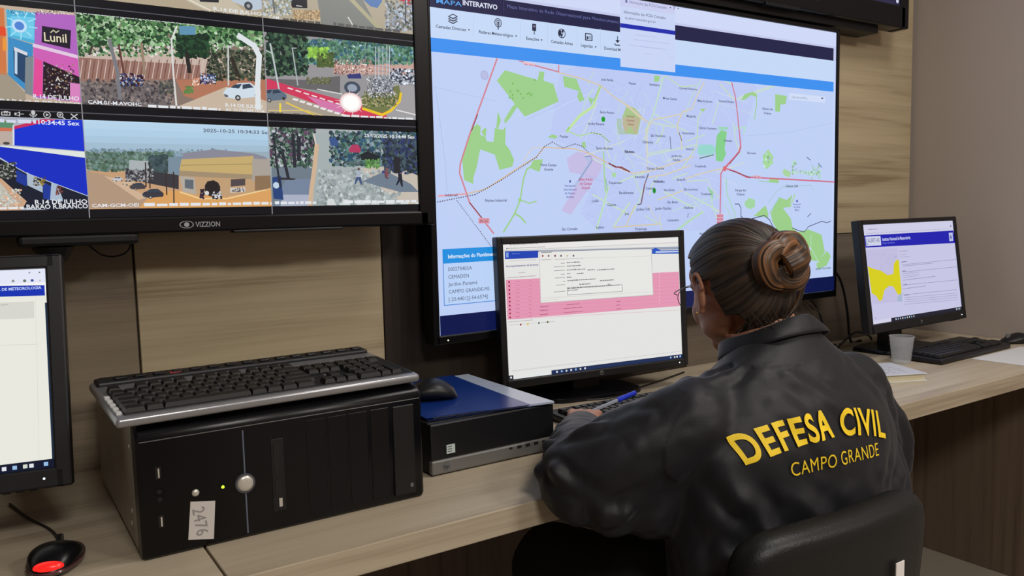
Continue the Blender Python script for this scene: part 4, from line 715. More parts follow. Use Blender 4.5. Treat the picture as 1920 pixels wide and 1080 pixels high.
def paint_right(P):
    rn = random.Random(5); w, h = P.w, P.h; P.rect(*P.full, (206, 206, 238), 0); P.crop(1560, 380, 3.178)
    P.rect(-w/2, w/2, h/2-.030, h/2, (214, 214, 240), 1); P.scrawl(215, 162, 270, 5, (150, 150, 180), 3, rn); P.scrawl(205, 185, 700, 3, (176, 176, 206), 3, rn); P.disc(707, 140, 5, (60, 66, 110), 3)
    P.poly([(190, 196), (722, 166), (735, 240), (200, 268)], (16, 20, 178), 4); P.poly([(198, 203), (288, 198), (293, 254), (204, 260)], (214, 218, 242), 5); P.text('ALERT-AS', 214, 238, 24, (110, 120, 160), 6, x2=284, bold=.01); P.line([(208, 214), (206, 246), (214, 252)], 5, (100, 120, 170), 6)
    P.text('Instituto Nacional de Meteorologia', 300, 228, 20, (200, 206, 245), 6, x2=468, bold=.03); P.text('Mapa de Avisos', 302, 246, 9, (140, 150, 235), 6, x2=374); P.poly([(695, 180), (718, 178), (722, 228), (699, 230)], (190, 198, 235), 5); P.disc(708, 206, 12, (120, 130, 190), 6)
    P.poly([(205, 282), (390, 270), (420, 590), (240, 604)], (200, 196, 232), 3)
    for k in range(26): a = rn.uniform(215, 385); b = rn.uniform(285, 580); P.line([(a, b), (a+rn.uniform(-30, 30), b+rn.uniform(10, 40))], 2.2, (180, 176, 216), 4)
    YL = (222, 214, 16)
    P.poly([(212, 380), (250, 395), (290, 405), (330, 432), (365, 425), (368, 365), (385, 338), (398, 345), (404, 430), (414, 520), (410, 548), (390, 545), (365, 500), (340, 495), (312, 520), (298, 580), (282, 588), (262, 555), (236, 540)], YL, 6)
    P.poly([(390, 560), (415, 535), (418, 590), (392, 588)], (170, 190, 215), 5); P.text('ba', 375, 325, 10, (120, 120, 150), 6)
    P.scrawl(400, 292, 450, 4, (130, 130, 160), 5, rn); P.scrawl(402, 312, 440, 3, (150, 150, 180), 5, rn); P.scrawl(402, 326, 465, 3, (150, 150, 180), 5, rn)
    for y, x0, x1, c in ((356, 412, 445, 90), (411, 418, 440, 90), (492, 425, 448, 90), (554, 432, 460, 90)): P.scrawl(x0, y, x1, 5, (c, c, 120), 5, rn)
    for y, x1 in ((372, 600), (456, 620), (508, 560)): P.scrawl(420, y+8, x1, 4, (140, 140, 172), 5, rn)
    for y in (425, 437, 448): P.scrawl(420, y, 520, 3, (150, 150, 184), 5, rn)
    for y in (360, 404, 482, 540): P.line([(418, y+10), (745, y-22)], 2.4, (140, 140, 178), 5)
    for y in (562, 575, 588, 602): P.line([(432, y+4), (748, y-24)], 2.2, (150, 150, 186), 5)
    taskbar(P, .0105, (22, 24, 44), [.24+.024*k for k in range(9)]+[.93, .95, .97], rn); P.rect(-w/2, -w/2+w*.19, -h/2+.001, -h/2+.0105, (218, 218, 240), 21); P.scrawl(255, 690, 262, 4, (110, 110, 140), 22, rn)
monitor('black desk monitor beside the grey right wall, showing a yellow map area', (-.378, -.254, .989), .0116, .132, .474, .276, .022, .016, .013, .026, (.26, .15), paint_right, emit=.9)
def paint_left(P):
    rn = random.Random(7); w, h = P.w, P.h; P.rect(*P.full, (232, 232, 222), 0); P.crop(0, 440, 4.8)
    P.rect(-w/2, w/2, h/2-.019, h/2, (226, 230, 246), 1); P.rect(-w/2, w/2, h/2-.033, h/2-.019, (244, 244, 242), 1)
    P.poly([(-2200, 500), (400, 455), (405, 548), (-2200, 620)], (20, 50, 176), 5); P.text('INSTITUTO NACIONAL DE METEOROLOGIA', -420, 528, 26, (190, 205, 245), 8, x2=376, bold=.03)
    for x, y, r, c in ((355, 340, 7, (120, 120, 130)), (265, 342, 7, (140, 140, 150)), (118, 418, 12, (150, 150, 150)), (222, 416, 13, (110, 120, 110)), (290, 412, 12, (50, 80, 160)), (360, 412, 6, (180, 180, 180))): P.disc(x, y, r, c, 6)
    P.poly([(-1800, 680), (308, 600), (308, 752), (-1800, 830)], (214, 214, 206), 4); P.scrawl(-120, 645, 75, 10, (180, 180, 172), 6, rn); P.line([(318, 560), (330, 1000), (352, 2020)], 3, (214, 214, 206), 5); P.line([(-400, 1010), (340, 985)], 3, (200, 200, 190), 5)
    P.line([(350, 580), (400, 578)], 3, (210, 214, 225), 5)
    P.rect(w/2-.0022, w/2, -h/2, h/2-.047, (26, 44, 66), 12)
    taskbar(P, .0115, (12, 20, 42), [.06+.024*k for k in range(8)]+[.85, .88, .905, .93, .945, .98], rn)
rt = Vector((-2.5837, -.3295, .9912)); yw, tl = -.1792, .22; aa = Vector((cos(yw), sin(yw), 0)); wl = .477
monitor('black desk monitor at the far left edge, showing a white page with a blue band', tuple(rt-aa*wl/2), yw, tl, wl, .268, .02, .021, .019, .026, (.24, .19), paint_left)

# ------------------------------------------------------------------ keyboards
def keyboard(label, loc, rz, w, d, tilt, silver=False, group=None):
    t = thing('keyboard', label, 'keyboard', loc, rz, group); T = Matrix.Rotation(tilt, 4, 'X') @ Matrix.Translation((0, d/2, 0)); hb = .013 if silver else .014
    def put(name, bm, m, parent=t, **k): bmesh.ops.transform(bm, matrix=T, verts=bm.verts); return obj(name, bm, m, parent, **k)
    if silver:
        b = BM(); box(b, -w/2, w/2, -d/2, d/2, 0, hb, .005, 3); put('body', b, M_SILV, smooth=True)
        b = BM(); box(b, -w/2+.006, w/2-.006, d/2-.036, d/2-.004, hb-.004, hb+.006, .003); rb = put('media_strip', b, M_BLK)
        b = BM()
        for k in range(15): box(b, -w/2+.03+k*.026, -w/2+.046+k*.026, d/2-.026, d/2-.014, hb+.005, hb+.0085, .002)
        g = put('media_buttons', b, M_BLKG, rb)
        b = BM(); box(b, -w/2+.105, -w/2+.120, d/2-.030, d/2-.018, hb+.0058, hb+.0064); put('sticker', b, mat('red_white_sticker', (170, 60, 66), .6), rb)
        b = BM()
        for k in range(5): box(b, -w/2+.004, -w/2+.011, -d/2+.018+k*.020, -d/2+.028+k*.020, hb-.001, hb+.003, .001)
        put('side_buttons', b, M_WHITE)
        b = BM(); kx0, kx1 = -w/2+.012, -w/2+.012+15*.019; dd = -d/2+.012
        for x0, x1, y1 in ((kx0, kx1, .150), (kx1+.006, kx1+.006+3*.019, .150), (kx1+.013+3*.019, w/2-.006, .150)): box(b, x0, x1, dd, dd+y1-.026, hb-.002, hb+.0015, .001)
        put('key_well', b, M_BLK)
    else:
        b = BM(); box(b, -w/2, w/2, -d/2, d/2, 0, hb, .004, 3); put('body', b, M_BLK, smooth=True)
        b = BM(); cyl(b, (w/2-.10, d/2-.01, hb), (w/2-.10, d/2-.01, hb+.0006), .002, n=10); cyl(b, (w/2-.08, d/2-.01, hb), (w/2-.08, d/2-.01, hb+.0006), .002, n=10); put('indicator_lights', b, M_GREY)
    u = (w-.024-.012)/22.5; uy = .0205 if silver else u; cache = {}; y0 = -d/2+.022; hk = hb+.0008
    def key(cx, row, kw, big=1.0):
        kk = (round(kw, 3), big)
        if kk not in cache:
            b = BM(); x = kw*u/2-.0006; y = (uy*big)/2-.0006; rr = []
            for s, z in ((1, 0), (1, .002), (.80, .0075), (.74, .0078)):
                ex = x-(1-s)*u*.5; ey = y-(1-s)*u*.5; rr.append([Vector((-ex, -ey, z)), Vector((ex, -ey, z)), Vector((ex, ey, z)), Vector((-ex, ey, z))])
            loft(b, rr); bmesh.ops.transform(b, matrix=T.to_3x3().to_4x4(), verts=b.verts); bmesh.ops.recalc_face_normals(b, faces=b.faces)
            me = bpy.data.meshes.new('key'); b.to_mesh(me); b.free(); cache[kk] = me
        o = linkmesh('key', cache[kk], M_KEY, t); yy = y0+row*uy+(uy*.2 if row == 5 else 0)+(uy*.5*(big-1))
        o.location = T @ Vector((cx, yy, hk)); return o
    X = -w/2+.012
    def run(row, start, ws):
        x = start
        for k in ws:
            if k > 0: key(X+(x+k/2)*u, row, k)
            x += abs(k)
    run(5, 0, [1, -1, 1, 1, 1, 1, -.5, 1, 1, 1, 1, -.5, 1, 1, 1, 1]); run(4, 0, [1]*13+[2]); run(3, 0, [1.5]+[1]*12+[1.5]); run(2, 0, [1.75]+[1]*11+[2.25]); run(1, 0, [1.25]+[1]*11+[2.75]); run(0, 0, [1.5, 1.25, 6.5, 1.25, 1.25, 1.25, 1.5])
    s = 15.3
    run(4, s, [1, 1, 1]); run(3, s, [1, 1, 1]); run(1, s+1, [1]); run(0, s, [1, 1, 1])
    q = 18.5; run(4, q, [1, 1, 1, 1]); run(3, q, [1, 1, 1]); run(2, q, [1, 1, 1]); run(1, q, [1, 1, 1]); run(0, q, [2, 1]); key(X+(q+3.5)*u, 0, 1, 2.0)
    b = BM()
    for sx in (-1, 1): box(b, sx*(w/2-.04)-.01, sx*(w/2-.04)+.01, d/2-.02, d/2-.014, -d*sin(tilt)-.0, .002, .001, mtx=Matrix.Identity(4))
    if tilt > .02: put('foot', b, M_BLK)
    else: b.free()
    return t
# ------------------------------------------------------------------ tower computer lying on its side
TX0, TX1, TY0, TY1, TZ = -2.506, -2.104, -.478, -.085, .1785
tw = thing('computer_tower', 'large black computer tower lying on its side under the silver keyboard', 'computer', ((TX0+TX1)/2, TY0, .75)); hw = (TX1-TX0)/2; dp = TY1-TY0
obj('case', bx(-hw+.004, hw-.004, .026, dp, .003, TZ-.003, bev=.003), M_BLKM, tw)
obj('steel_side', bx(-hw, -hw+.0035, .03, dp-.002, .005, TZ-.006, bev=.001, seg=1), mat('worn_dark_steel', (150, 144, 134), .40, metal=.3, var=.35, vscale=14), tw)
b = BM(); n = 12; rings = []
for x in (-hw, -hw+.004, hw-.004, hw):
    s = 0 if abs(abs(x)-hw) > .002 else .003; prof = [(.030, s), (.004+s, s), (s, .004+s), (s, TZ-.024)]+[(s+.03*(1-cos(a)), TZ-.024+(.022-s)*sin(a)) for a in [k*pi/16 for k in range(1, 9)]]
    rings.append([Vector((x, y, z)) for y, z in prof])
loft(b, rings); fp = obj('front_panel', b, M_BLKG, tw, smooth=True)
def fbox(name, x, z, w, h, dpt, m, bev=.0006, parent=tw, y=-.0): return obj(name, bx(x-w/2, x+w/2, y-dpt, y+.003, z-h/2, z+h/2, bev=bev, seg=1), m, parent)
cx0 = (TX0+TX1)/2
fbox('centre_trim', -2.3735-cx0, .078, .0022, .143, .0012, mat('blue_grey_trim', (92, 100, 116), .35))
ed = BM(); tube(ed, [(-hw+.004, -.0004, TZ-.0235), (hw-.004, -.0004, TZ-.0235)], .0007, n=6, smooth=0); obj('top_seam_edge', ed, M_GREY, tw)
pb = BM(); cyl(pb, (-2.374-cx0, .001, .077), (-2.374-cx0, -.0030, .077), .0138, .0132, 32); pbo = obj('power_button', pb, mat('clear_ring', (70, 72, 80), .25, coat=.4), tw, smooth=True)
pc = BM(); sph(pc, (-2.374-cx0, -.003, .077), .0108, (1, .32, 1)); obj('button_cap', pc, M_STEEL, pbo, smooth=True)
rb = BM(); sph(rb, (-2.438-cx0, -.0005, .077), .0048, (1, .6, 1)); obj('reset_button', rb, M_STEEL, tw, smooth=True)
gm = mat('green_led', (150, 220, 40), .4); bs = gm.node_tree.nodes['Principled BSDF']; bs.inputs['Emission Color'].default_value = (.45, .8, .03, 1); bs.inputs['Emission Strength'].default_value = 1.6
lb = BM(); sph(lb, (-2.403-cx0, -.0005, .0775), .0021, (1, .7, 1)); obj('power_light', lb, gm, tw, smooth=True)
for zz in (.112, .048):
    p = fbox('usb_port', -2.4815-cx0, zz, .0075, .016, .0006, M_BLK); obj('contact', bx(-2.4815-cx0-.0005, -2.4815-cx0+.0012, -.0014, -.0004, zz-.006, zz+.006), M_STEEL, p)
for zz in (.088, .078): cb = BM(); cyl(cb, (-2.4815-cx0, .001, zz), (-2.4815-cx0, -.0012, zz), .0032, n=16); obj('audio_jack', cb, M_BLKM, tw)
cr = fbox('card_reader', -2.328-cx0, .079, .018, .102, .0010, M_BLK)
for zz, ln in ((.103, .042), (.062, .022)): obj('card_slot', bx(-2.330-cx0-.0035, -2.330-cx0+.0035, -.0016, -.0008, zz-ln/2, zz+ln/2), mat('slot_black', (4, 4, 5), .7), cr)
obj('usb_contact', bx(-2.327-cx0-.002, -2.327-cx0+.0025, -.0018, -.0008, .034, .046), M_STEEL, cr)
for k, xx in enumerate((-2.288, -2.256, -2.224, -2.190)): fbox('drive_bay_cover', xx-cx0+.016, .080, .0300, .138, .0006, M_BLKG, bev=.0012)
obj('optical_drive', bx(-2.153-cx0-.0, -2.118-cx0, -.0016, .003, .010, .148, bev=.0015), M_BLK, tw)
obj('disc_mark', bx(-2.122-cx0-.006, -2.122-cx0-.001, -.0022, -.0015, .020, .026), M_GREY, tw)
lab_ = BM(); vs = [lab_.verts.new((x-cx0, -.0012, z)) for x, z in ((-2.4505, .0165), (-2.4185, .0100), (-2.4140, .0610), (-2.4450, .0665))]; lab_.faces.new(vs)
g = bmesh.ops.extrude_face_region(lab_, geom=list(lab_.faces)); bmesh.ops.translate(lab_, vec=(0, .001, 0), verts=[v for v in g['geom'] if isinstance(v, bmesh.types.BMVert)])
lo = obj('paper_label', lab_, M_LABEL, tw)
textmesh('label_writing', '2476', .016, Matrix.Translation((-2.4335-cx0, -.0014, .038)) @ Matrix.Rotation(radians(84), 4, 'Y'), M_INK, lo, width=.038, depth=.0002)
for z, y in ((.05, .06), (.14, .05), (.03, .07)): obj('screw', sph(BM(), (-hw-.0005, y, z), .0035, (.35, 1, 1), 10, 8), M_STEEL, tw, smooth=True)
keyboard('silver keyboard with black keys lying on the big computer tower', (-2.316, -.484, .75+TZ+.0005), .035, .424, .205, .065, True)

# ------------------------------------------------------------------ small desktop computer with folder and mouse on it
sx0, sx1 = -2.053, -1.801; sw = (sx1-sx0)/2; sc = (sx0+sx1)/2; SZ = .0885
sf = thing('desktop_computer', 'small flat black desktop computer with a grey front strip', 'computer', (sc, -.402, .75))
obj('case', bx(-sw, sw, .006, .318, .003, SZ, bev=.002), M_BLKM, sf)
obj('front_panel', bx(-sw, sw, -.004, .0065, .0265, SZ-.0005, bev=.003), M_BLK, sf)
st = obj('front_strip', bx(-sw, sw, -.006, .0065, .002, .0265, bev=.003), mat('brushed_grey', (118, 116, 114), .4, metal=.35), sf)
for k, xx in enumerate((.030, .048, .066, .084, .102, .116)): obj('usb_port', bx(xx-.0045, xx+.0045, -.0066, -.0055, .0185, .0235), mat('slot_black', (4, 4, 5)), st) if k else obj('audio_jack', bx(xx-.003, xx+.003, -.0066, -.0055, .0195, .0230), mat('slot_black', (4, 4, 5)), st)
bd = BM(); cyl(bd, (-sw+.027, -.0058, .0145), (-sw+.027, -.0066, .0145), .0075, n=24); lg = obj('logo_badge', bd, M_GREY, st)
textmesh('logo_letters', 'hp', .0065, Matrix.Translation((-sw+.027, -.0067, .0145)), mat('dark_print', (60, 58, 58)), lg, .01)
sk = obj('white_sticker', bx(-sw+.029, -sw+.045, -.0048, -.0038, .0345, .0495), mat('pale_sticker', (190, 205, 202), .5), sf)
b = BM()
for k in range(3): box(b, -sw+.031, -sw+.039, -.0051, -.0047, .0375+k*.004, .039+k*.004)
obj('sticker_print', b, M_GREY, sk)
FB = mat('folder_blue', (20, 50, 122), .25, spec=.6, var=.05)
fd = thing('folder', 'shiny blue plastic folder lying on the small desktop computer', 'folder', (sc, -.402, .75+SZ))
def sheet(pts, z0, z1, wav=0, nx=14):
    bm = BM(); A, B_, C_, D_ = [Vector(p+(0,)) for p in pts]; g = {}
    for lv, z in enumerate((z0, z1)):
        for i in range(nx+1):
            for j in range(nx+1):
                u, v = i/nx, j/nx; p = (A*(1-u)+B_*u)*(1-v)+(D_*(1-u)+C_*u)*v
                p.z = z+wav*max(0, sin(u*5+v*3))*(.3+.7*abs(2*v-1)**3); g[lv, i, j] = bm.verts.new(p)
    for i in range(nx):
        for j in range(nx):
            bm.faces.new((g[1, i, j], g[1, i+1, j], g[1, i+1, j+1], g[1, i, j+1])); bm.faces.new((g[0, i, j], g[0, i, j+1], g[0, i+1, j+1], g[0, i+1, j]))
    for i in range(nx):
        for a, b2 in (((0, i, 0), (0, i+1, 0)), ((0, i+1, nx), (0, i, nx)), ((0, 0, i+1), (0, 0, i)), ((0, nx, i), (0, nx, i+1))):
            bm.faces.new((g[a], g[b2], g[(1,)+b2[1:]], g[(1,)+a[1:]]))
    return bm
obj('back_cover', sheet([(-.118, .022), (.116, -.012), (.122, .305), (-.112, .318)], .0004, .0012), FB, fd, smooth=True)
obj('front_cover', sheet([(-.122, .018), (.070, -.012), (.088, .300), (-.112, .322)], .0052, .0060, .0012), FB, fd, smooth=True)
pg = thing('paper_stack', 'white papers sticking out of the blue folder', 'papers', (sc, -.402, .75+SZ+.0013))
obj('sheets', sheet([(-.105, .024), (.120, -.014), (.124, .298), (-.100, .312)], 0, .0036, .0006), mat('glossy_paper', (176, 186, 205), .25, spec=.6, bump=.4, bscale=30), pg, smooth=True)
def mouse(label, loc, rz, sc_=1., m=None, red=False, cable=None):
    t = thing('computer_mouse', label, 'mouse', loc, rz); m = m or M_BLK
    b = BM(); L, Wd, H = .056*sc_, .031*sc_, .036*sc_; rr = []; n = 28; K = 16
    for k in range(K+1):
        f = k/K; y = -L+2*L*f; prof = max(.0, 1-(abs(y/L))**2.6)**.5; hgt = H*(.35+.65*exp(-((y+L*.25)/(L*.85))**2))*max(.02, prof)**.75; wd = Wd*max(.02, prof)*(1-.08*cos(f*pi*2))
        rr.append([Vector((cos(a)*wd, y, max(.0, (hgt*.42+sin(a)*hgt*(.58 if sin(a) > 0 else .42))))) for a in [2*pi*j/n for j in range(n)]])
    loft(b, rr); obj('shell', b, m, t, smooth=True)
    s = BM(); cyl(s, (-.003*sc_, L*.52, H*.66), (.003*sc_, L*.52, H*.66), .0085*sc_, n=18); obj('scroll_wheel', s, M_GREY if not red else M_BLKG, t)
    if cable:
        c = BM(); tube(c, cable, .0017, n=8, smooth=8); obj('cable', c, M_BLK, t, smooth=True)
    return t
mouse('black computer mouse lying on the blue folder', (-1.985, -.262, .75+SZ+.0082), radians(62), 1.05, M_BLK, cable=[(0, .055, .010), (.012, .075, .006), (.05, .095, .004), (.09, .115, .0025), (.12, .13, .0025)])
rm = mouse('black and red glowing mouse on the left desk', (-2.598, -.418, .7502), radians(-16), .93, M_BLKG, True, cable=[(-.004, .055, .010), (-.012, .075, .006), (-.035, .13, .0025), (-.075, .19, .0025), (-.12, .27, .0025)])
rg = mat('red_glow', (150, 10, 10), .3); bs = rg.node_tree.nodes['Principled BSDF']; bs.inputs['Emission Color'].default_value = (1, .02, .015, 1); bs.inputs['Emission Strength'].default_value = .9
b = BM(); sph(b, (0, -.0375, .0130), .0120, (1.5, .9, .66)); obj('red_light_window', b, rg, rm, smooth=True)
b = BM(); rr = []
tube(b, [(cos(a)*.0305, sin(a)*.0535, .0085) for a in [2*pi*k/40 for k in range(41)]], .0022, n=8, smooth=0); obj('clear_rim', b, mat('smoky_clear_rim', (70, 44, 44), .15, coat=.6), rm, smooth=True)
# ------------------------------------------------------------------ things on the right part of the desk
keyboard('black keyboard in front of the woman, partly under her sleeve', (-1.47, -.375, .7502), -.03, .44, .15, .035)
keyboard('black keyboard in front of the right monitor', (-.330, -.415, .7502), radians(2), .40, .15, .035)
mouse('black mouse cut by the right edge of the picture', (-.028, -.375, .7502), radians(60), .9)
cp = thing('plastic_cup', 'clear disposable plastic cup beside the right monitor', 'cup', (-.575, -.335, .7502))
cupm = bpy.data.materials.new('clear_plastic'); cupm.use_nodes = True; nt = cupm.node_tree; bs = nt.nodes['Principled BSDF']; bs.inputs['Base Color'].default_value = (.75, .78, .82, 1); bs.inputs['Roughness'].default_value = .25; bs.inputs['Transmission Weight'].default_value = .55; bs.inputs['IOR'].default_value = 1.15; bs.inputs['Alpha'].default_value = .34
nz = nt.nodes.new('ShaderNodeTexNoise'); nz.inputs['Scale'].default_value = 60; bpn = nt.nodes.new('ShaderNodeBump'); bpn.inputs['Strength'].default_value = .1; nt.links.new(nz.outputs['Fac'], bpn.inputs['Height']); nt.links.new(bpn.outputs['Normal'], bs.inputs['Normal'])
b = BM(); n = 40; R = lambda r, z: [Vector((cos(2*pi*k/n)*r, sin(2*pi*k/n)*r, z)) for k in range(n)]
loft(b, [R(.001, .002), R(.0225, .002), R(.0232, 0), R(.0245, .01), R(.0300, .062), R(.0305, .0625), R(.0310, .073), R(.0302, .073), R(.0295, .0625), R(.0238, .01), R(.0225, .0035), R(.001, .0035)]); obj('wall', b, cupm, cp, smooth=True)
b = BM(); tube(b, [(cos(2*pi*k/n)*.0313, sin(2*pi*k/n)*.0313, .0735) for k in range(n+1)], .0013, n=8, smooth=0); obj('rim', b, cupm, cp, smooth=True)
bk = thing('notebook', 'white-covered notebook on the desk next to the plastic cup', 'notebook', (-.800, -.392, .7502), radians(-24))
obj('page_block', bx(-.10, .098, -.068, .068, .001, .016, bev=.001), mat('cream_pages', (196, 188, 160), .8), bk)
obj('top_cover', bx(-.104, .102, -.072, .072, .016, .0185, bev=.001), mat('cover_white', (188, 190, 200), .5), bk); obj('bottom_cover', bx(-.104, .102, -.072, .072, 0, .0012), M_WHITE, bk)
b = BM(); rn = random.Random(3)
for k in range(5):
    for j in range(6):
        x = -.08+j*.026+rn.uniform(0, .005); box(b, x, x+rn.uniform(.008, .020), -.045+k*.018, -.0435+k*.018, .0184, .0187)
obj('cover_print', b, M_GREY, bk)
pp = thing('paper_sheet', 'white sheet of paper at the right end of the desk', 'paper', (-.232, -.490, .7502), radians(1))
obj('sheet', sheet([(-.148, -.098), (.148, -.098), (.148, .072), (-.148, .072)], .0, .0006, .0006), M_WHITE, pp, smooth=True)
pc2 = thing('pen_cap', 'small black pen cap on the white paper sheet', 'clip', (-.245, -.535, .7512), radians(-60)); b = BM(); cyl(b, (-.012, 0, .003), (.010, 0, .003), .0028, .0022, 12); obj('cap_tube', b, M_BLKG, pc2, smooth=True); b = BM(); box(b, -.008, .010, -.0006, .0006, .0055, .0066); obj('cap_clip', b, M_BLKG, pc2)  # black cap of a pen: tapered tube with its pocket clip
pn = thing('pen', 'blue ballpoint pen by the woman\'s left hand', 'pen', (-1.678, -.328, .7785), 0); d1 = Vector((.155, .012, .022))
b = BM(); cyl(b, (0, 0, 0), d1*.72, .0038, n=6); obj('barrel', b, mat('pale_clear_barrel', (150, 156, 170), .15, coat=.5), pn); b = BM(); cyl(b, d1*.66, d1, .0052, .0048, 14); obj('cap', b, mat('pen_blue', (20, 52, 200), .3), pn, smooth=True); b = BM(); cyl(b, (0, 0, 0), -d1*.07, .0030, .0006, 12); obj('tip', b, M_STEEL, pn, smooth=True)
# cables
def cable(label, pts, r=.003, name='cable'):
    b = BM(); tube(b, pts, r, n=8, smooth=10); o = obj(name, b, M_BLK, None, smooth=True); return tag(o, label, 'cable')
cable('thin black cable hanging in a loop under the camera feed television', [(-2.505, -.045, 1.165), (-2.50, -.045, 1.150), (-2.478, -.045, 1.128), (-2.455, -.045, 1.124), (-2.435, -.045, 1.135), (-2.430, -.045, 1.165)], .0014)
cable('black cable arching from behind the map television down behind the right monitor', [(-.53, -.025, .96), (-.50, -.03, .985), (-.45, -.03, .985), (-.41, -.035, .94), (-.385, -.04, .85), (-.38, -.05, .756), (-.34, -.06, .7535)], .0038)
cable('black cable dropping straight from the map television to the desk', [(-.555, -.03, .94), (-.550, -.03, .90), (-.515, -.035, .85), (-.505, -.04, .80), (-.50, -.045, .756), (-.47, -.06, .7545)], .0032)
cable('short black cable lying behind the right monitor', [(-.52, -.10, .7545), (-.46, -.09, .775), (-.40, -.085, .79), (-.33, -.08, .77), (-.30, -.07, .7545)], .0034)
cable('thin black cable on the desk behind the woman\'s keyboard', [(-1.62, -.05, .7530), (-1.52, -.14, .7525), (-1.44, -.16, .7525), (-1.36, -.13, .7525), (-1.25, -.10, .7525), (-1.12, -.06, .7530)], .0022)
#@@PERSON
# ------------------------------------------------------------------ office chair
PX, PY = -1.60, -.80
ch = thing('office_chair', 'black office chair the woman sits on, seen from behind', 'chair', (-1.685, -.68, 0))
M_CH = mat('black_vinyl', (15, 16, 16), .45, spec=.35, bump=.25, bscale=260); 
def cushion(w, d, t_, m, name, mtx, dome=.012, parent=ch, n=22, ex=4.2, curve=0.0):
    bm = BM(); rr = []
    prof = [(.90, -t_/2), (.97, -t_/2+.004), (1, -t_*.2), (1, t_*.2), (.975, t_*.38), (.93, t_/2)]
    def ring(s, z):
        o = []
        for k in range(64):
            a = 2*pi*k/64; c, q = cos(a), sin(a); x = abs(c)**(2/ex)*(1 if c > 0 else -1)*w/2*s; y = abs(q)**(2/ex)*(1 if q > 0 else -1)*d/2*s
            o.append(mtx @ Vector((x, y, z+curve*(x/(w/2))**2+(dome*(1-s**2) if z > 0 else 0))))
        return o
    R_ = [ring(s, z) for s, z in prof]+[ring(s, t_/2) for s in (.8, .6, .4, .2, .03)]
    R_ = [ring(s, -t_/2) for s in (.03, .4, .7)]+R_
    loft(bm, R_); return obj(name, bm, m, parent, smooth=True, autos=False)
cushion(.46, .44, .07, M_CH, 'seat', Matrix.Translation((.03, -.03, .405)))
BKM = Matrix.Translation((.004, -.228, .594)) @ Matrix.Rotation(radians(-2), 4, 'Z') @ Matrix.Rotation(radians(95), 4, 'X')
cushion(.388, .335, .05, M_CH, 'backrest', BKM, dome=.006, curve=-.022, ex=7)
b = BM(); box(b, -.035, .035, -.275, -.255, .36, .62, .004); box(b, -.035, .035, -.26, .02, .350, .366, .003); obj('back_bar', b, M_BLKM, ch)
b = BM(); cyl(b, (0, 0, .10), (0, 0, .365), .026); cyl(b, (0, 0, .06), (0, 0, .16), .036); obj('gas_column', b, M_BLKM, ch, smooth=True)
for k in range(5):
    a = 2*pi*k/5+.3; b = BM(); tube(b, [(cos(a)*.03, sin(a)*.03, .105), (cos(a)*.15, sin(a)*.15, .095), (cos(a)*.29, sin(a)*.29, .075)], lambda f: .022-.008*f, n=8); lgo = obj('base_leg', b, M_BLK, ch, smooth=True)
    b = BM(); c = Vector((cos(a)*.29, sin(a)*.29, .03)); t2 = Vector((-sin(a), cos(a), 0)); cyl(b, c-t2*.012, c+t2*.012, .029, n=18); cyl(b, c+Vector((0, 0, .01)), c+Vector((0, 0, .05)), .007, n=10); obj('caster', b, M_BLKG, lgo)
b = BM(); box(b, .076, .096, -.2710, -.2695, .610, .680, .0003); obj('white_tag', b, mat('tag_white', (222, 216, 212), .8), ch)
# ------------------------------------------------------------------ the seated woman
pr = thing('person', 'person in black jacket with yellow back lettering, hair in a bun, seated at the desk', 'person', (PX, PY, 0))
INV = Matrix.Translation((-PX, -PY, 0))
M_SKIN = mat('skin', (176, 122, 96), .5, var=.06, vscale=30); M_SKIN.node_tree.nodes['Principled BSDF'].inputs['Subsurface Weight'].default_value = .08
M_JKT = mat('jacket_nylon', (22, 22, 27), .52, spec=.28, bump=.12, bscale=500, sheen=.06, var=.08, vscale=20)
M_TRS = mat('trousers_black', (15, 15, 18), .8, var=.1)
YS = radians(-3)
def ell(c, hw_, hf, hb, n=40, ex=2.3, pitch=0.0, yaw=YS):
    o = []
    for k in range(n):
        a = 2*pi*k/n; c_, s_ = cos(a), sin(a); x = abs(c_)**(2/ex)*(1 if c_ > 0 else -1)*hw_; y = abs(s_)**(2/ex)*(hf if s_ > 0 else -hb)
        v = Matrix.Rotation(yaw, 3, 'Z') @ (Matrix.Rotation(-pitch, 3, 'X') @ Vector((x, y, 0))); o.append(Vector(c)+v)
    return o
def chain(bm, pts):
    """tapered limb: closed cones with spheres at the joints"""
    P_ = [Vector(p[:3]) for p in pts]; Rr = [p[3] for p in pts]
    for i, p in enumerate(P_):
        sph(bm, p, Rr[i], u=18, v=12)
        if i: cyl(bm, P_[i-1], p, Rr[i-1], Rr[i], 18)
    return bm
# skeleton points
NB = Vector((-1.575, -.705, .955)); HC = Vector((-1.580, -.640, 1.055))
LS = Vector((-1.785, -.728, .862)); LE = Vector((-1.915, -.632, .790)); LW = Vector((-1.735, -.402, .788))
RS = Vector((-1.405, -.735, .862)); RE = Vector((-1.352, -.748, .740)); RW = Vector((-1.435, -.440, .800))
HR = (Matrix.Rotation(radians(-15), 4, 'Z') @ Matrix.Rotation(radians(-17), 4, 'X'))
HM = Matrix.Translation(HC) @ HR
def H(x, y, z): return HM @ Vector((x, y, z))
R3h = HR.to_3x3()
body = BM()
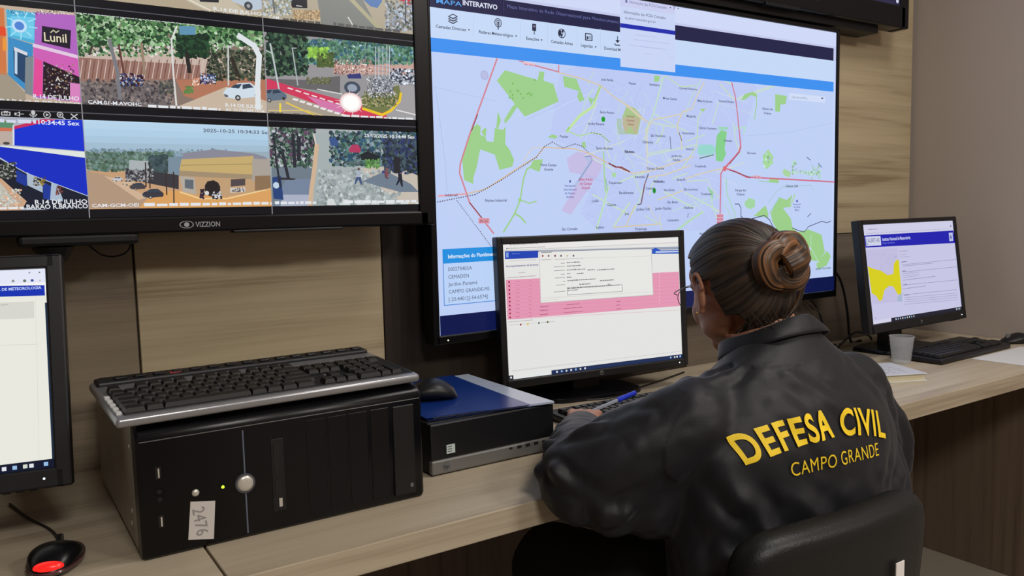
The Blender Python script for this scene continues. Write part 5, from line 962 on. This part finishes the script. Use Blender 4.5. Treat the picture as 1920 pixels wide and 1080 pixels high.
# head and neck
sph(body, H(0, -.010, .020), 1, (.074, .094, .084), rot=R3h, u=28, v=20)
sph(body, H(0, .026, -.026), 1, (.064, .064, .084), rot=R3h, u=24, v=16)
sph(body, H(0, .056, -.090), 1, (.030, .028, .022), rot=R3h); sph(body, H(0, .062, .028), 1, (.054, .026, .034), rot=R3h); sph(body, H(0, .060, -.062), 1, (.034, .030, .030), rot=R3h)
for s in (-1, 1):
    sph(body, H(s*.034, .054, -.036), 1, (.026, .028, .030), rot=R3h); sph(body, H(s*.040, .018, -.062), 1, (.022, .042, .030), rot=R3h)
    sph(body, H(s*.030, .078, .014), 1, (.018, .010, .006), rot=R3h); sph(body, H(s*.029, .0755, .0060), 1, (.0135, .0115, .0075), rot=R3h)
    e = [H(s*(.073+.010*(1 if k < 5 else .6)), -.006-.014*cos(k*pi/6), -.012+.030*sin(k*pi/6)) for k in range(7)]
    tube(body, e, .0042, n=8); sph(body, H(s*.078, -.004, -.018), 1, (.006, .012, .024), rot=R3h); sph(body, H(s*.075, .004, -.040), 1, (.006, .007, .009), rot=R3h)
tube(body, [H(0, .082, .014), H(0, .092, -.006), H(0, .104, -.026)], lambda f: .0065+.0040*f, n=10); sph(body, H(0, .098, -.029), 1, (.014, .010, .008), rot=R3h)
for zz, r_ in ((-.054, .006), (-.063, .0065)): sph(body, H(0, .087, zz), 1, (.021, .008, r_), rot=R3h)
tube(body, [H(0, -.018, -.055), (HC+NB)/2+Vector((0, -.004, -.012)), NB+Vector((0, 0, -.02)), NB+Vector((0, -.01, -.08))], lambda f: .056+.010*f, n=20)
# torso, arms
loft(body, [ell(c, w, d, d, 28) for c, w, d in (((-1.59, -.775, .46), .15, .10), ((-1.59, -.775, .55), .165, .11), ((-1.59, -.765, .66), .14, .09), ((-1.60, -.755, .76), .155, .09), ((-1.60, -.745, .84), .165, .085), ((-1.595, -.735, .885), .15, .07), ((-1.585, -.72, .92), .08, .055))])
chain(body, [(*LS, .050), (*LE, .040), (*((LE+LW)/2), .036), (*LW, .026)]); chain(body, [(*RS, .050), (*RE, .040), (*((RE+RW)/2), .036), (*RW, .026)])
# legs and feet
for s, kx, ky in ((-1, -1.80, -.385), (1, -1.46, -.36)):
    chain(body, [(-1.59+s*.085, -.76, .525, .085), ((-1.59+s*.085+kx)/2, -.57, .53, .072), (kx, ky, .535, .056), (kx+s*.005, ky+.04, .33, .050), (kx+s*.005, ky+.06, .11, .034), (kx+s*.005, ky+.10, .055, .034), (kx+s*.005, ky+.20, .04, .030)])
def hand(W_, D, Nn, s, curl=.5):
    """palm + thumb + four bent fingers; W_ wrist, D pointing direction, Nn back-of-hand normal, s = +1 thumb towards D x N"""
    D = D.normalized(); Nn = (Nn-D*Nn.dot(D)).normalized(); S = D.cross(Nn)*s
    for k, (off, ln, r0) in enumerate(((.026, .068, .0088), (.009, .075, .0090), (-.008, .070, .0086), (-.024, .055, .0078))):
        kn = W_+D*(.080-.004*abs(k-1))+S*off; tube(body, [W_+S*off*.55, W_+D*.045+S*off*.85+Nn*.004, kn+Nn*.002], lambda f: .0125-.002*f, n=10)
        p = [kn]; ang = 0
        for j, fr in enumerate((.45, .30, .25)):
            ang += curl*(.45, .7, .5)[j]; p.append(p[-1]+(D*cos(ang)-Nn*sin(ang)+S*off*.8*(.5 if j == 0 else 0)).normalized()*ln*fr)
        for j in range(3): cyl(body, p[j], p[j+1], r0*(1-.08*j), r0*(1-.08*(j+1)), 12); sph(body, p[j+1], r0*(1-.08*(j+1)), u=12, v=8)
        sph(body, kn, r0*1.05, u=12, v=8)
    t0 = W_+D*.022+S*.022-Nn*.004; t1 = t0+(D*.70+S*.62-Nn*.15).normalized()*.040; t2_ = t1+(D*.93+S*.25-Nn*.2).normalized()*.030; t3 = t2_+(D*.95-S*.1-Nn*.3).normalized()*.024
    chain(body, [(*t0, .013), (*t1, .0108), (*t2_, .0095), (*t3, .0082)])
    sph(body, W_+D*.045, 1, (.030, .030, .012), rot=D.to_track_quat('Y', 'Z').to_matrix())
hand(LW, Vector((.080, .085, -.004)), Vector((.05, 0, 1)), 1, .42)
hand(RW, Vector((-.02, .10, -.004)), Vector((0, 0, 1)), -1, .55)
bo = obj('body', body, M_SKIN, None); meshed(bo, [('REMESH', dict(mode='VOXEL', voxel_size=.0033)), ('SMOOTH', dict(factor=.5, iterations=3))])
vg = bo.vertex_groups.new(name='head'); vg.add([v.index for v in bo.data.vertices if v.co.z > .955 and (HM.inverted() @ v.co).y > -.0 and abs((HM.inverted() @ v.co).x) < .066], 1, 'REPLACE')
meshed(bo, [('SMOOTH', dict(factor=.5, iterations=9, vertex_group='head'))]); bo.vertex_groups.clear()
bo.data.transform(INV); bo.parent = pr
# trousers
t_ = BM()
loft(t_, [ell(c, w, d, d, 28) for c, w, d in (((-1.59, -.775, .43), .16, .11), ((-1.59, -.775, .50), .185, .125), ((-1.59, -.77, .60), .165, .115))])
for s, kx, ky in ((-1, -1.80, -.385), (1, -1.46, -.36)):
    chain(t_, [(-1.59+s*.085, -.76, .525, .098), ((-1.59+s*.085+kx)/2, -.57, .535, .088), (kx, ky, .535, .070), (kx+s*.005, ky+.04, .33, .066), (kx+s*.005, ky+.06, .10, .058)])
tr = obj('trousers', t_, M_TRS, None); meshed(tr, [('REMESH', dict(mode='VOXEL', voxel_size=.009)), ('SMOOTH', dict(factor=.5, iterations=5))])
for v in tr.data.vertices: v.co += v.normal*(noise.noise(Vector((v.co.x*9, v.co.y*9, v.co.z*22)))*.008)
tr.data.transform(INV); tr.parent = pr
for s, kx, ky in ((-1, -1.80, -.385), (1, -1.46, -.36)):
    b = BM(); X0 = kx+s*.005; rr = []
    for f in range(13):
        q = f/12; y = ky+.02+q*.27; w = .040+.010*sin(q*pi)-.012*max(0, q-.8)*5; h_ = .112-.070*q if q < .9 else .030; rr.append([Vector((X0+cos(a)*w, y, max(.002, h_/2+sin(a)*h_/2))) for a in [2*pi*k/20 for k in range(20)]])
    loft(b, rr); so = obj('shoe', b, mat('black_shoe_leather', (18, 18, 20), .4), None, smooth=True); so.data.transform(INV); so.parent = pr
# jacket
j = BM()
loft(j, [ell(c, w, f, bk_, 48, ex, p) for c, w, f, bk_, ex, p in (
    ((-1.590, -.775, .47), .205, .135, .095, 2.5, 0), ((-1.590, -.775, .53), .225, .14, .10, 2.5, 0), ((-1.592, -.772, .60), .235, .13, .105, 2.4, 0), ((-1.596, -.768, .68), .235, .12, .110, 2.4, 0),
    ((-1.600, -.764, .76), .225, .115, .112, 2.4, .05), ((-1.600, -.755, .82), .218, .105, .110, 2.3, .12), ((-1.597, -.742, .870), .200, .10, .105, 2.2, .2), ((-1.592, -.728, .910), .160, .088, .092, 2.1, .3), ((-1.585, -.716, .940), .115, .078, .080, 2, .35), ((-1.578, -.708, .962), .080, .072, .074, 2, .4))])
chain(j, [(-1.725, -.725, .878, .058), (*LS, .070), (*(LS.lerp(LE, .5)+Vector((-.004, -.004, -.008))), .076), (*(LE+Vector((-.004, -.006, -.008))), .070), (*(LE.lerp(LW, .35)+Vector((0, 0, -.004))), .062), (*LE.lerp(LW, .62), .048), (*LE.lerp(LW, .85), .037)])
sph(j, LS.lerp(LE, .75)+Vector((.0, -.01, -.050)), 1, (.066, .06, .060)); sph(j, LS.lerp(LE, .42)+Vector((.01, -.01, -.06)), 1, (.07, .055, .085)); sph(j, Vector((-1.765, -.765, .66)), 1, (.07, .07, .12))
chain(j, [(-1.46, -.73, .875, .060), (*RS, .068), (*(RS.lerp(RE, .5)), .070), (*RE, .066), (*(RE.lerp(RW, .35)+Vector((0, 0, .008))), .058), (*(RE.lerp(RW, .75)+Vector((0, 0, .006))), .046), (*RW, .036)])
jo = obj('jacket', j, M_JKT, None); meshed(jo, [('REMESH', dict(mode='VOXEL', voxel_size=.0045)), ('SMOOTH', dict(factor=.5, iterations=14))])
FOLDS = [  # (start, end, height, width): creases pulled across the cloth, world coordinates
    ((-1.70, -.82, .90), (-1.62, -.87, .80), .006, .012), ((-1.66, -.80, .93), (-1.55, -.88, .84), .005, .011), ((-1.76, -.79, .85), (-1.66, -.88, .72), .008, .016), ((-1.80, -.80, .82), (-1.72, -.87, .66), .007, .014),
    ((-1.46, -.80, .90), (-1.52, -.87, .78), .006, .012), ((-1.42, -.80, .86), (-1.47, -.87, .70), .008, .014), ((-1.39, -.82, .80), (-1.44, -.87, .64), .006, .012), ((-1.50, -.82, .93), (-1.44, -.84, .86), .005, .010),
    ((-1.80, -.79, .87), (-1.90, -.71, .80), .005, .010), ((-1.76, -.70, .92), (-1.88, -.69, .84), .006, .010), ((-1.84, -.80, .78), (-1.93, -.70, .74), .007, .012), ((-1.86, -.72, .88), (-1.95, -.62, .85), .005, .009),
    ((-1.99, -.64, .82), (-1.93, -.70, .76), .007, .010), ((-1.98, -.60, .80), (-1.90, -.66, .73), .006, .009), ((-1.95, -.56, .84), (-1.89, -.62, .76), .007, .009), ((-1.92, -.53, .85), (-1.84, -.58, .78), .002, .008), ((-1.88, -.49, .84), (-1.80, -.53, .78), .002, .008), ((-1.84, -.45, .84), (-1.76, -.49, .78), .002, .007), ((-1.80, -.42, .83), (-1.72, -.46, .78), .002, .006),
    ((-1.78, -.87, .66), (-1.50, -.90, .62), .008, .014), ((-1.70, -.88, .70), (-1.40, -.88, .66), .006, .012), ((-1.82, -.82, .70), (-1.70, -.88, .60), .007, .012), ((-1.34, -.80, .84), (-1.33, -.80, .72), .006, .010), ((-1.66, -.76, .95), (-1.75, -.74, .92), .004, .009)]
FS = [(Vector(a), Vector(b_), h_, w_) for a, b_, h_, w_ in FOLDS]
me = jo.data; NV = [v.normal.copy() for v in me.vertices]
for v, nn in zip(me.vertices, NV):
    p = v.co; d = 0
    for a, b_, h_, w_ in FS:
        ab = b_-a; t = max(0, min(1, (p-a).dot(ab)/ab.length_squared)); dist = (p-(a+ab*t)).length
        # distance is taken to a thick line on the cloth, with a wavering edge
        dd = dist+.010*noise.noise(p*22)
        if dd < w_*5: d += h_*1.5*(exp(-(dd/w_)**2)-.6*exp(-((dd-w_*2.1)/w_)**2))*(.35+.65*sin(pi*min(1, max(0, t*.9+.05))))
    q = Vector((p.x*14+p.z*9, p.y*14, p.z*6-p.x*3)); n1 = noise.noise(q); n2 = noise.noise(Vector((p.x*30-p.z*22, p.y*30, p.z*20)))
    d += .0060*(abs(n1)-.25)+.0025*(abs(n2)-.25)+.002*noise.noise(p*5)
    if p.z > .945: d *= .3
    if p.y < -.76 and p.x < -1.42: d *= 1-.72*exp(-((p.z-.845)/.065)**4)
    v.co += nn*d
bvh = BVHTree.FromPolygons([v.co.copy() for v in me.vertices], [tuple(p.vertices) for p in me.polygons])
jo.data.transform(INV); jo.parent = pr
# collar, open at the throat
b = BM(); n = 72; K = [(0, -.012, 1.0), (0, .0, .98), (0, .024, .93), (0, .029, .945), (0, .027, .98), (0, .008, 1.10), (0, -.001, 1.14), (0, -.001, 1.11), (0, .016, 1.01), (0, .014, .92), (0, -.012, .92)]
CC = Vector((-1.576, -.708, .951)); rings = []
for k in range(n+1):
    a = radians(90+16)+radians(328)*k/n; sec = []
    for _, z, s in K:
        wv = 1+.03*sin(a*5+z*60)+.02*noise.noise(Vector((cos(a)*3, sin(a)*3, z*20)))
        v = Vector((cos(a)*.083*s*wv, sin(a)*.078*s*wv, z*(1+.12*sin(a*3)))); v = Matrix.Rotation(-.44, 3, 'X') @ v; sec.append(CC+v)
    rings.append(sec)
loft(b, rings); co = obj('collar', b, M_JKT, None, smooth=True, autos=False); co.data.transform(INV); co.parent = jo
M_YEL = mat('yellow_print', (236, 200, 24), .6)
def print_text(name, s, xc, z0, hgt, width, arc, bold, spacing=1.0):
    V, Fc = fontmesh(s, bold, spacing, 8); X0 = min(v[0] for v in V); X1 = max(v[0] for v in V); bm = BM(); vs = [bm.verts.new((x, 0, y)) for x, y in V]
    for f in Fc:
        try: bm.faces.new([vs[i] for i in f])
        except ValueError: pass
    bmesh.ops.triangulate(bm, faces=bm.faces)
    for _ in range(7):
        lim = .055/(width/(X1-X0))*.09
        es = [e for e in bm.edges if e.calc_length() > .085]
        if not es: break
        bmesh.ops.subdivide_edges(bm, edges=es, cuts=1); bmesh.ops.triangulate(bm, faces=[f for f in bm.faces if len(f.verts) > 3])
    sx = width/(X1-X0); sz = hgt/.72
    for v in bm.verts:
        u = (v.co.x-(X0+X1)/2)*sx; h_ = v.co.z*sz; a = u/arc if arc else 0; x = (arc+h_)*sin(a) if arc else u; z = (arc+h_)*cos(a)-arc if arc else h_
        hit = bvh.ray_cast(Vector((xc+x, -1.35, z0+z)), Vector((0, 1, 0)))[0]; y = hit.y if hit else -.86
        v.co = Vector((xc+x, y-.0032, z0+z))
    o = obj(name, bm, M_YEL, None); o.data.transform(INV); o.parent = jo; return o
print_text('back_lettering', 'DEFESA CIVIL', -1.638, .846, .038, .278, .42, .028, 1.15)
print_text('back_lettering', 'CAMPO GRANDE', -1.620, .804, .020, .185, 1.6, -.004, 1.08)
# hair: a cap of strands that all run to the bun
HB = Vector((-1.592, -.742, 1.092)); ax = (HB-HC).normalized(); e1 = ax.orthogonal().normalized(); e2 = ax.cross(e1)
def hairmat(name, dark, light, rough=.38):
    m = bpy.data.materials.new(name); m.use_nodes = True; nt = m.node_tree; bs = nt.nodes['Principled BSDF']; a = nt.nodes.new('ShaderNodeAttribute'); a.attribute_name = 'strand'
    r = nt.nodes.new('ShaderNodeValToRGB'); r.color_ramp.elements[0].color = rgb(*dark); r.color_ramp.elements[1].color = rgb(*light); r.color_ramp.elements[0].position = .25; r.color_ramp.elements[1].position = .85
    nt.links.new(a.outputs['Fac'], r.inputs[0]); nt.links.new(r.outputs[0], bs.inputs['Base Color']); bs.inputs['Roughness'].default_value = rough; bs.inputs['Specular IOR Level'].default_value = .4
    return m
M_HAIR = hairmat('brown_hair', (24, 19, 16), (66, 50, 38), .5); M_BUN = hairmat('golden_brown_hair', (30, 20, 14), (128, 86, 50), .42)
def strand_attr(me, vals):
    at = me.attributes.new('strand', 'FLOAT', 'POINT')
    for i, v in enumerate(vals): at.data[i].value = v
RI = R3h.inverted(); HCH = H(0, -.006, .016); bm = BM(); NPHI, NTH = 420, 90; G = {}; SV = []
def hpt(phi, th):
    d = ax*cos(th)+(e1*cos(phi)+e2*sin(phi))*sin(th); dl = RI @ d
    # distance to the head's surface in that direction: cranium ellipsoid joined to the nape
    a, b_, c = .081, (.101 if dl.y > 0 else .104), (.093 if dl.z > 0 else .108)
    r = 1/sqrt((dl.x/a)**2+(dl.y/b_)**2+(dl.z/c)**2)
    if dl.z < 0: r *= 1+.16*(-dl.z)**1.2*(1 if dl.y < .1 else .8)
    return d, dl, r
for i in range(NPHI):
    phi = 2*pi*i/NPHI; st = noise.noise(Vector((cos(phi)*17, sin(phi)*17, 2.3)))*.6+noise.noise(Vector((cos(phi)*48, sin(phi)*48, 7)))*.4
    for k_ in range(NTH+1):
        th = .02+(pi-.25)*k_/NTH; ph2 = phi+.10*sin(th*2+phi*2); d, dl, r = hpt(ph2, th)
        lump = noise.noise(Vector((cos(ph2)*4, sin(ph2)*4, th*1.2)))*.0035
        G[i, k_] = bm.verts.new(HCH+d*(r+st*.0016*min(1, th*2)+lump+.0005)); SV.append(.5+st*.75+.25*noise.noise(Vector((phi*9, th*3, 0))))
        G[i, k_, 'l'] = dl
def ishair(dl):
    if dl.y > .25 and dl.z < .40+.10*dl.y: return False
    if dl.y > .05 and dl.z < -.10: return False
    if abs(dl.x) > .45 and dl.z < -.16 and dl.y > -.34: return False     # ear and the skin behind it
    if dl.z < -.93: return False
    if abs(dl.x) > .35 and dl.z < -.72 and dl.y > -.5: return False
    return True
for i in range(NPHI):
    for k_ in range(NTH):
        i2 = (i+1) % NPHI; q = [(i, k_), (i2, k_), (i2, k_+1), (i, k_+1)]
        if all(ishair(G[a + ('l',)]) for a in q): bm.faces.new([G[a] for a in q])
me = bpy.data.meshes.new('hair'); bm.verts.index_update(); bm.to_mesh(me); bm.free(); strand_attr(me, SV)
ho = linkmesh('hair', me, M_HAIR, None, True)
bm = BM(); bm.from_mesh(me); bmesh.ops.delete(bm, geom=[v for v in bm.verts if not v.link_faces], context='VERTS')
bmesh.ops.recalc_face_normals(bm, faces=bm.faces); bm.to_mesh(me); bm.free()
meshed(ho, [('SOLIDIFY', dict(thickness=.006, offset=-1))]); ho.data.transform(INV); ho.parent = pr
def lock(bm, pts, rad, vals, n=72, gd=.045, seed=0, flat=1.0):
    P_ = catmull(pts, 14); N = len(P_); rings = []; prev = None
    for i, p in enumerate(P_):
        t = (P_[min(i+1, N-1)]-P_[max(i-1, 0)]).normalized(); a = t.orthogonal().normalized() if prev is None else (prev-t*prev.dot(t)).normalized(); prev = a; b_ = t.cross(a); r = rad(i/(N-1)) if callable(rad) else rad; ring = []
        for k in range(n):
            an = 2*pi*k/n; s = noise.noise(Vector((cos(an)*7+seed, sin(an)*7, i*.01)))*.6+noise.noise(Vector((cos(an)*2.2+seed, sin(an)*2.2, i*.01))); ring.append(bm.verts.new(p+(a*cos(an)+b_*sin(an)*flat)*r*(1+gd*2.2*s))); vals.append(.45+.7*noise.noise(Vector((cos(an)*13+seed, sin(an)*13, i*.012)))+.35*s+.15*noise.noise(Vector((i*.08, seed, 0))))
        rings.append(ring)
    for i in range(N-1):
        for k in range(n): bm.faces.new((rings[i][k], rings[i][(k+1) % n], rings[i+1][(k+1) % n], rings[i+1][k]))
    bm.faces.new(rings[0][::-1]); bm.faces.new(rings[-1])
def hairobj(name, build, m, parent):
    bm = BM(); vals = []; build(bm, vals); bm.verts.index_update(); bmesh.ops.recalc_face_normals(bm, faces=bm.faces); me = bpy.data.meshes.new(name); bm.to_mesh(me); bm.free(); strand_attr(me, vals); o = linkmesh(name, me, m, None, True); o.data.transform(INV); o.parent = parent; return o
view = Vector((.656, -.755, 0)); bz = Vector((0, 0, 1)); bn = (ax+Vector((.0, -.25, 0))).normalized(); bu = bn.cross(Vector((0, 0, 1))).normalized(); bv = bu.cross(bn)
def B(u, v, w=0): return HB+bu*u+bv*v+bn*w
def bun(bm, vals):
    lock(bm, [B(-.014, .006, .012), B(0, .0, .020), B(.016, -.006, .014)], .0235, vals, seed=15)
    lock(bm, [B(cos(a)*.027, sin(a)*.027, .004+.004*sin(a*2)) for a in [2*pi*k/12+.4 for k in range(12)]], lambda f: .0185+.004*sin(f*9), vals, seed=1)
    lock(bm, [B(.005, .036, .0), B(-.022, .036, .006), B(-.030, .014, .010), B(-.012, -.004, .018), B(.010, -.002, .020)], lambda f: .017-.005*f, vals, seed=4)
    lock(bm, [B(.004, .010, .016), B(.022, .022, .012), B(.044, .008, .006), B(.040, -.020, .004), B(.016, -.030, .004)], lambda f: .0125+.006*sin(f*pi), vals, seed=8)
    lock(bm, [B(-.030, .010, .0), B(-.032, -.016, .004), B(-.008, -.034, .006), B(.020, -.030, .004)], lambda f: .014-.003*f, vals, seed=12)
hairobj('bun', bun, M_BUN, ho)
hairobj('loose_lock', lambda bm, v: (lock(bm, [B(-.030, .002, -.004), B(-.044, -.028, -.010), B(-.034, -.062, -.020), B(-.010, -.086, -.030)], lambda f: .0075*(1-.75*f), v, n=14, seed=20), lock(bm, [B(.004, -.028, -.004), B(.014, -.052, -.022), B(.012, -.080, -.034), B(.004, -.104, -.044)], lambda f: .0080*(1-.6*f), v, n=14, seed=24), lock(bm, [B(-.026, .030, -.002), B(-.046, .040, -.012), B(-.060, .046, -.026)], lambda f: .0055*(1-.7*f), v, n=12, seed=28)), M_BUN, ho)
def wisps(bm, vals):
    rn = random.Random(11)
    for k in range(46):
        x = rn.choice((-1, 1))*rn.uniform(.0, .060); p0 = H(x, -.080+rn.uniform(-.01, .02), -.055+rn.uniform(-.02, .02)); p1 = p0+Vector((rn.uniform(-.01, .012), -.012-rn.uniform(0, .02), -.012-rn.uniform(0, .02))); p2 = p1+Vector((rn.uniform(-.008, .012), -.004-rn.uniform(0, .012), -.012-rn.uniform(0, .014))); lock(bm, [p0, p1, p2], .00035, vals, n=4, seed=k)
hairobj('flyaway_strands', wisps, M_HAIR, ho)['kind'] = 'stuff'
def pobj(name, bm, m, parent=pr, **k): o = obj(name, bm, m, None, **k); o.data.transform(INV); o.parent = parent; return o
for s in (-1, 1):
    b = BM(); sph(b, H(s*.029, .0725, -.001), .0112, u=16, v=12); eo = pobj('eye', b, mat('eye_white', (225, 220, 215), .25), smooth=True)
    b = BM(); sph(b, H(s*.029, .0805, -.0045), .0042, (1, 1, 1), 12, 8); pobj('iris', b, mat('iris_brown', (60, 36, 22), .2), eo, smooth=True)
b = BM(); sph(b, H(-.0845, .004, -.046), .0024); pobj('earring', b, mat('earring_gold', (220, 180, 110), .2, metal=.9), smooth=True)
b = BM()
for s in (-1, 1):
    tube(b, [H(s*.033+cos(a)*.026, .104, -.004+sin(a)*.021) for a in [2*pi*k/24 for k in range(25)]], .0007, n=6, smooth=0); tube(b, [H(s*.059, .104, .004), H(s*.074, .085, .006), H(s*.080, .020, .004), H(s*.082, -.008, -.006)], .0009, n=6)
tube(b, [H(-.008, .106, .0), H(0, .110, .003), H(.008, .106, 0)], .0011, n=6); pobj('glasses', b, mat('thin_metal_frame', (90, 84, 84), .3, metal=.7), smooth=True)
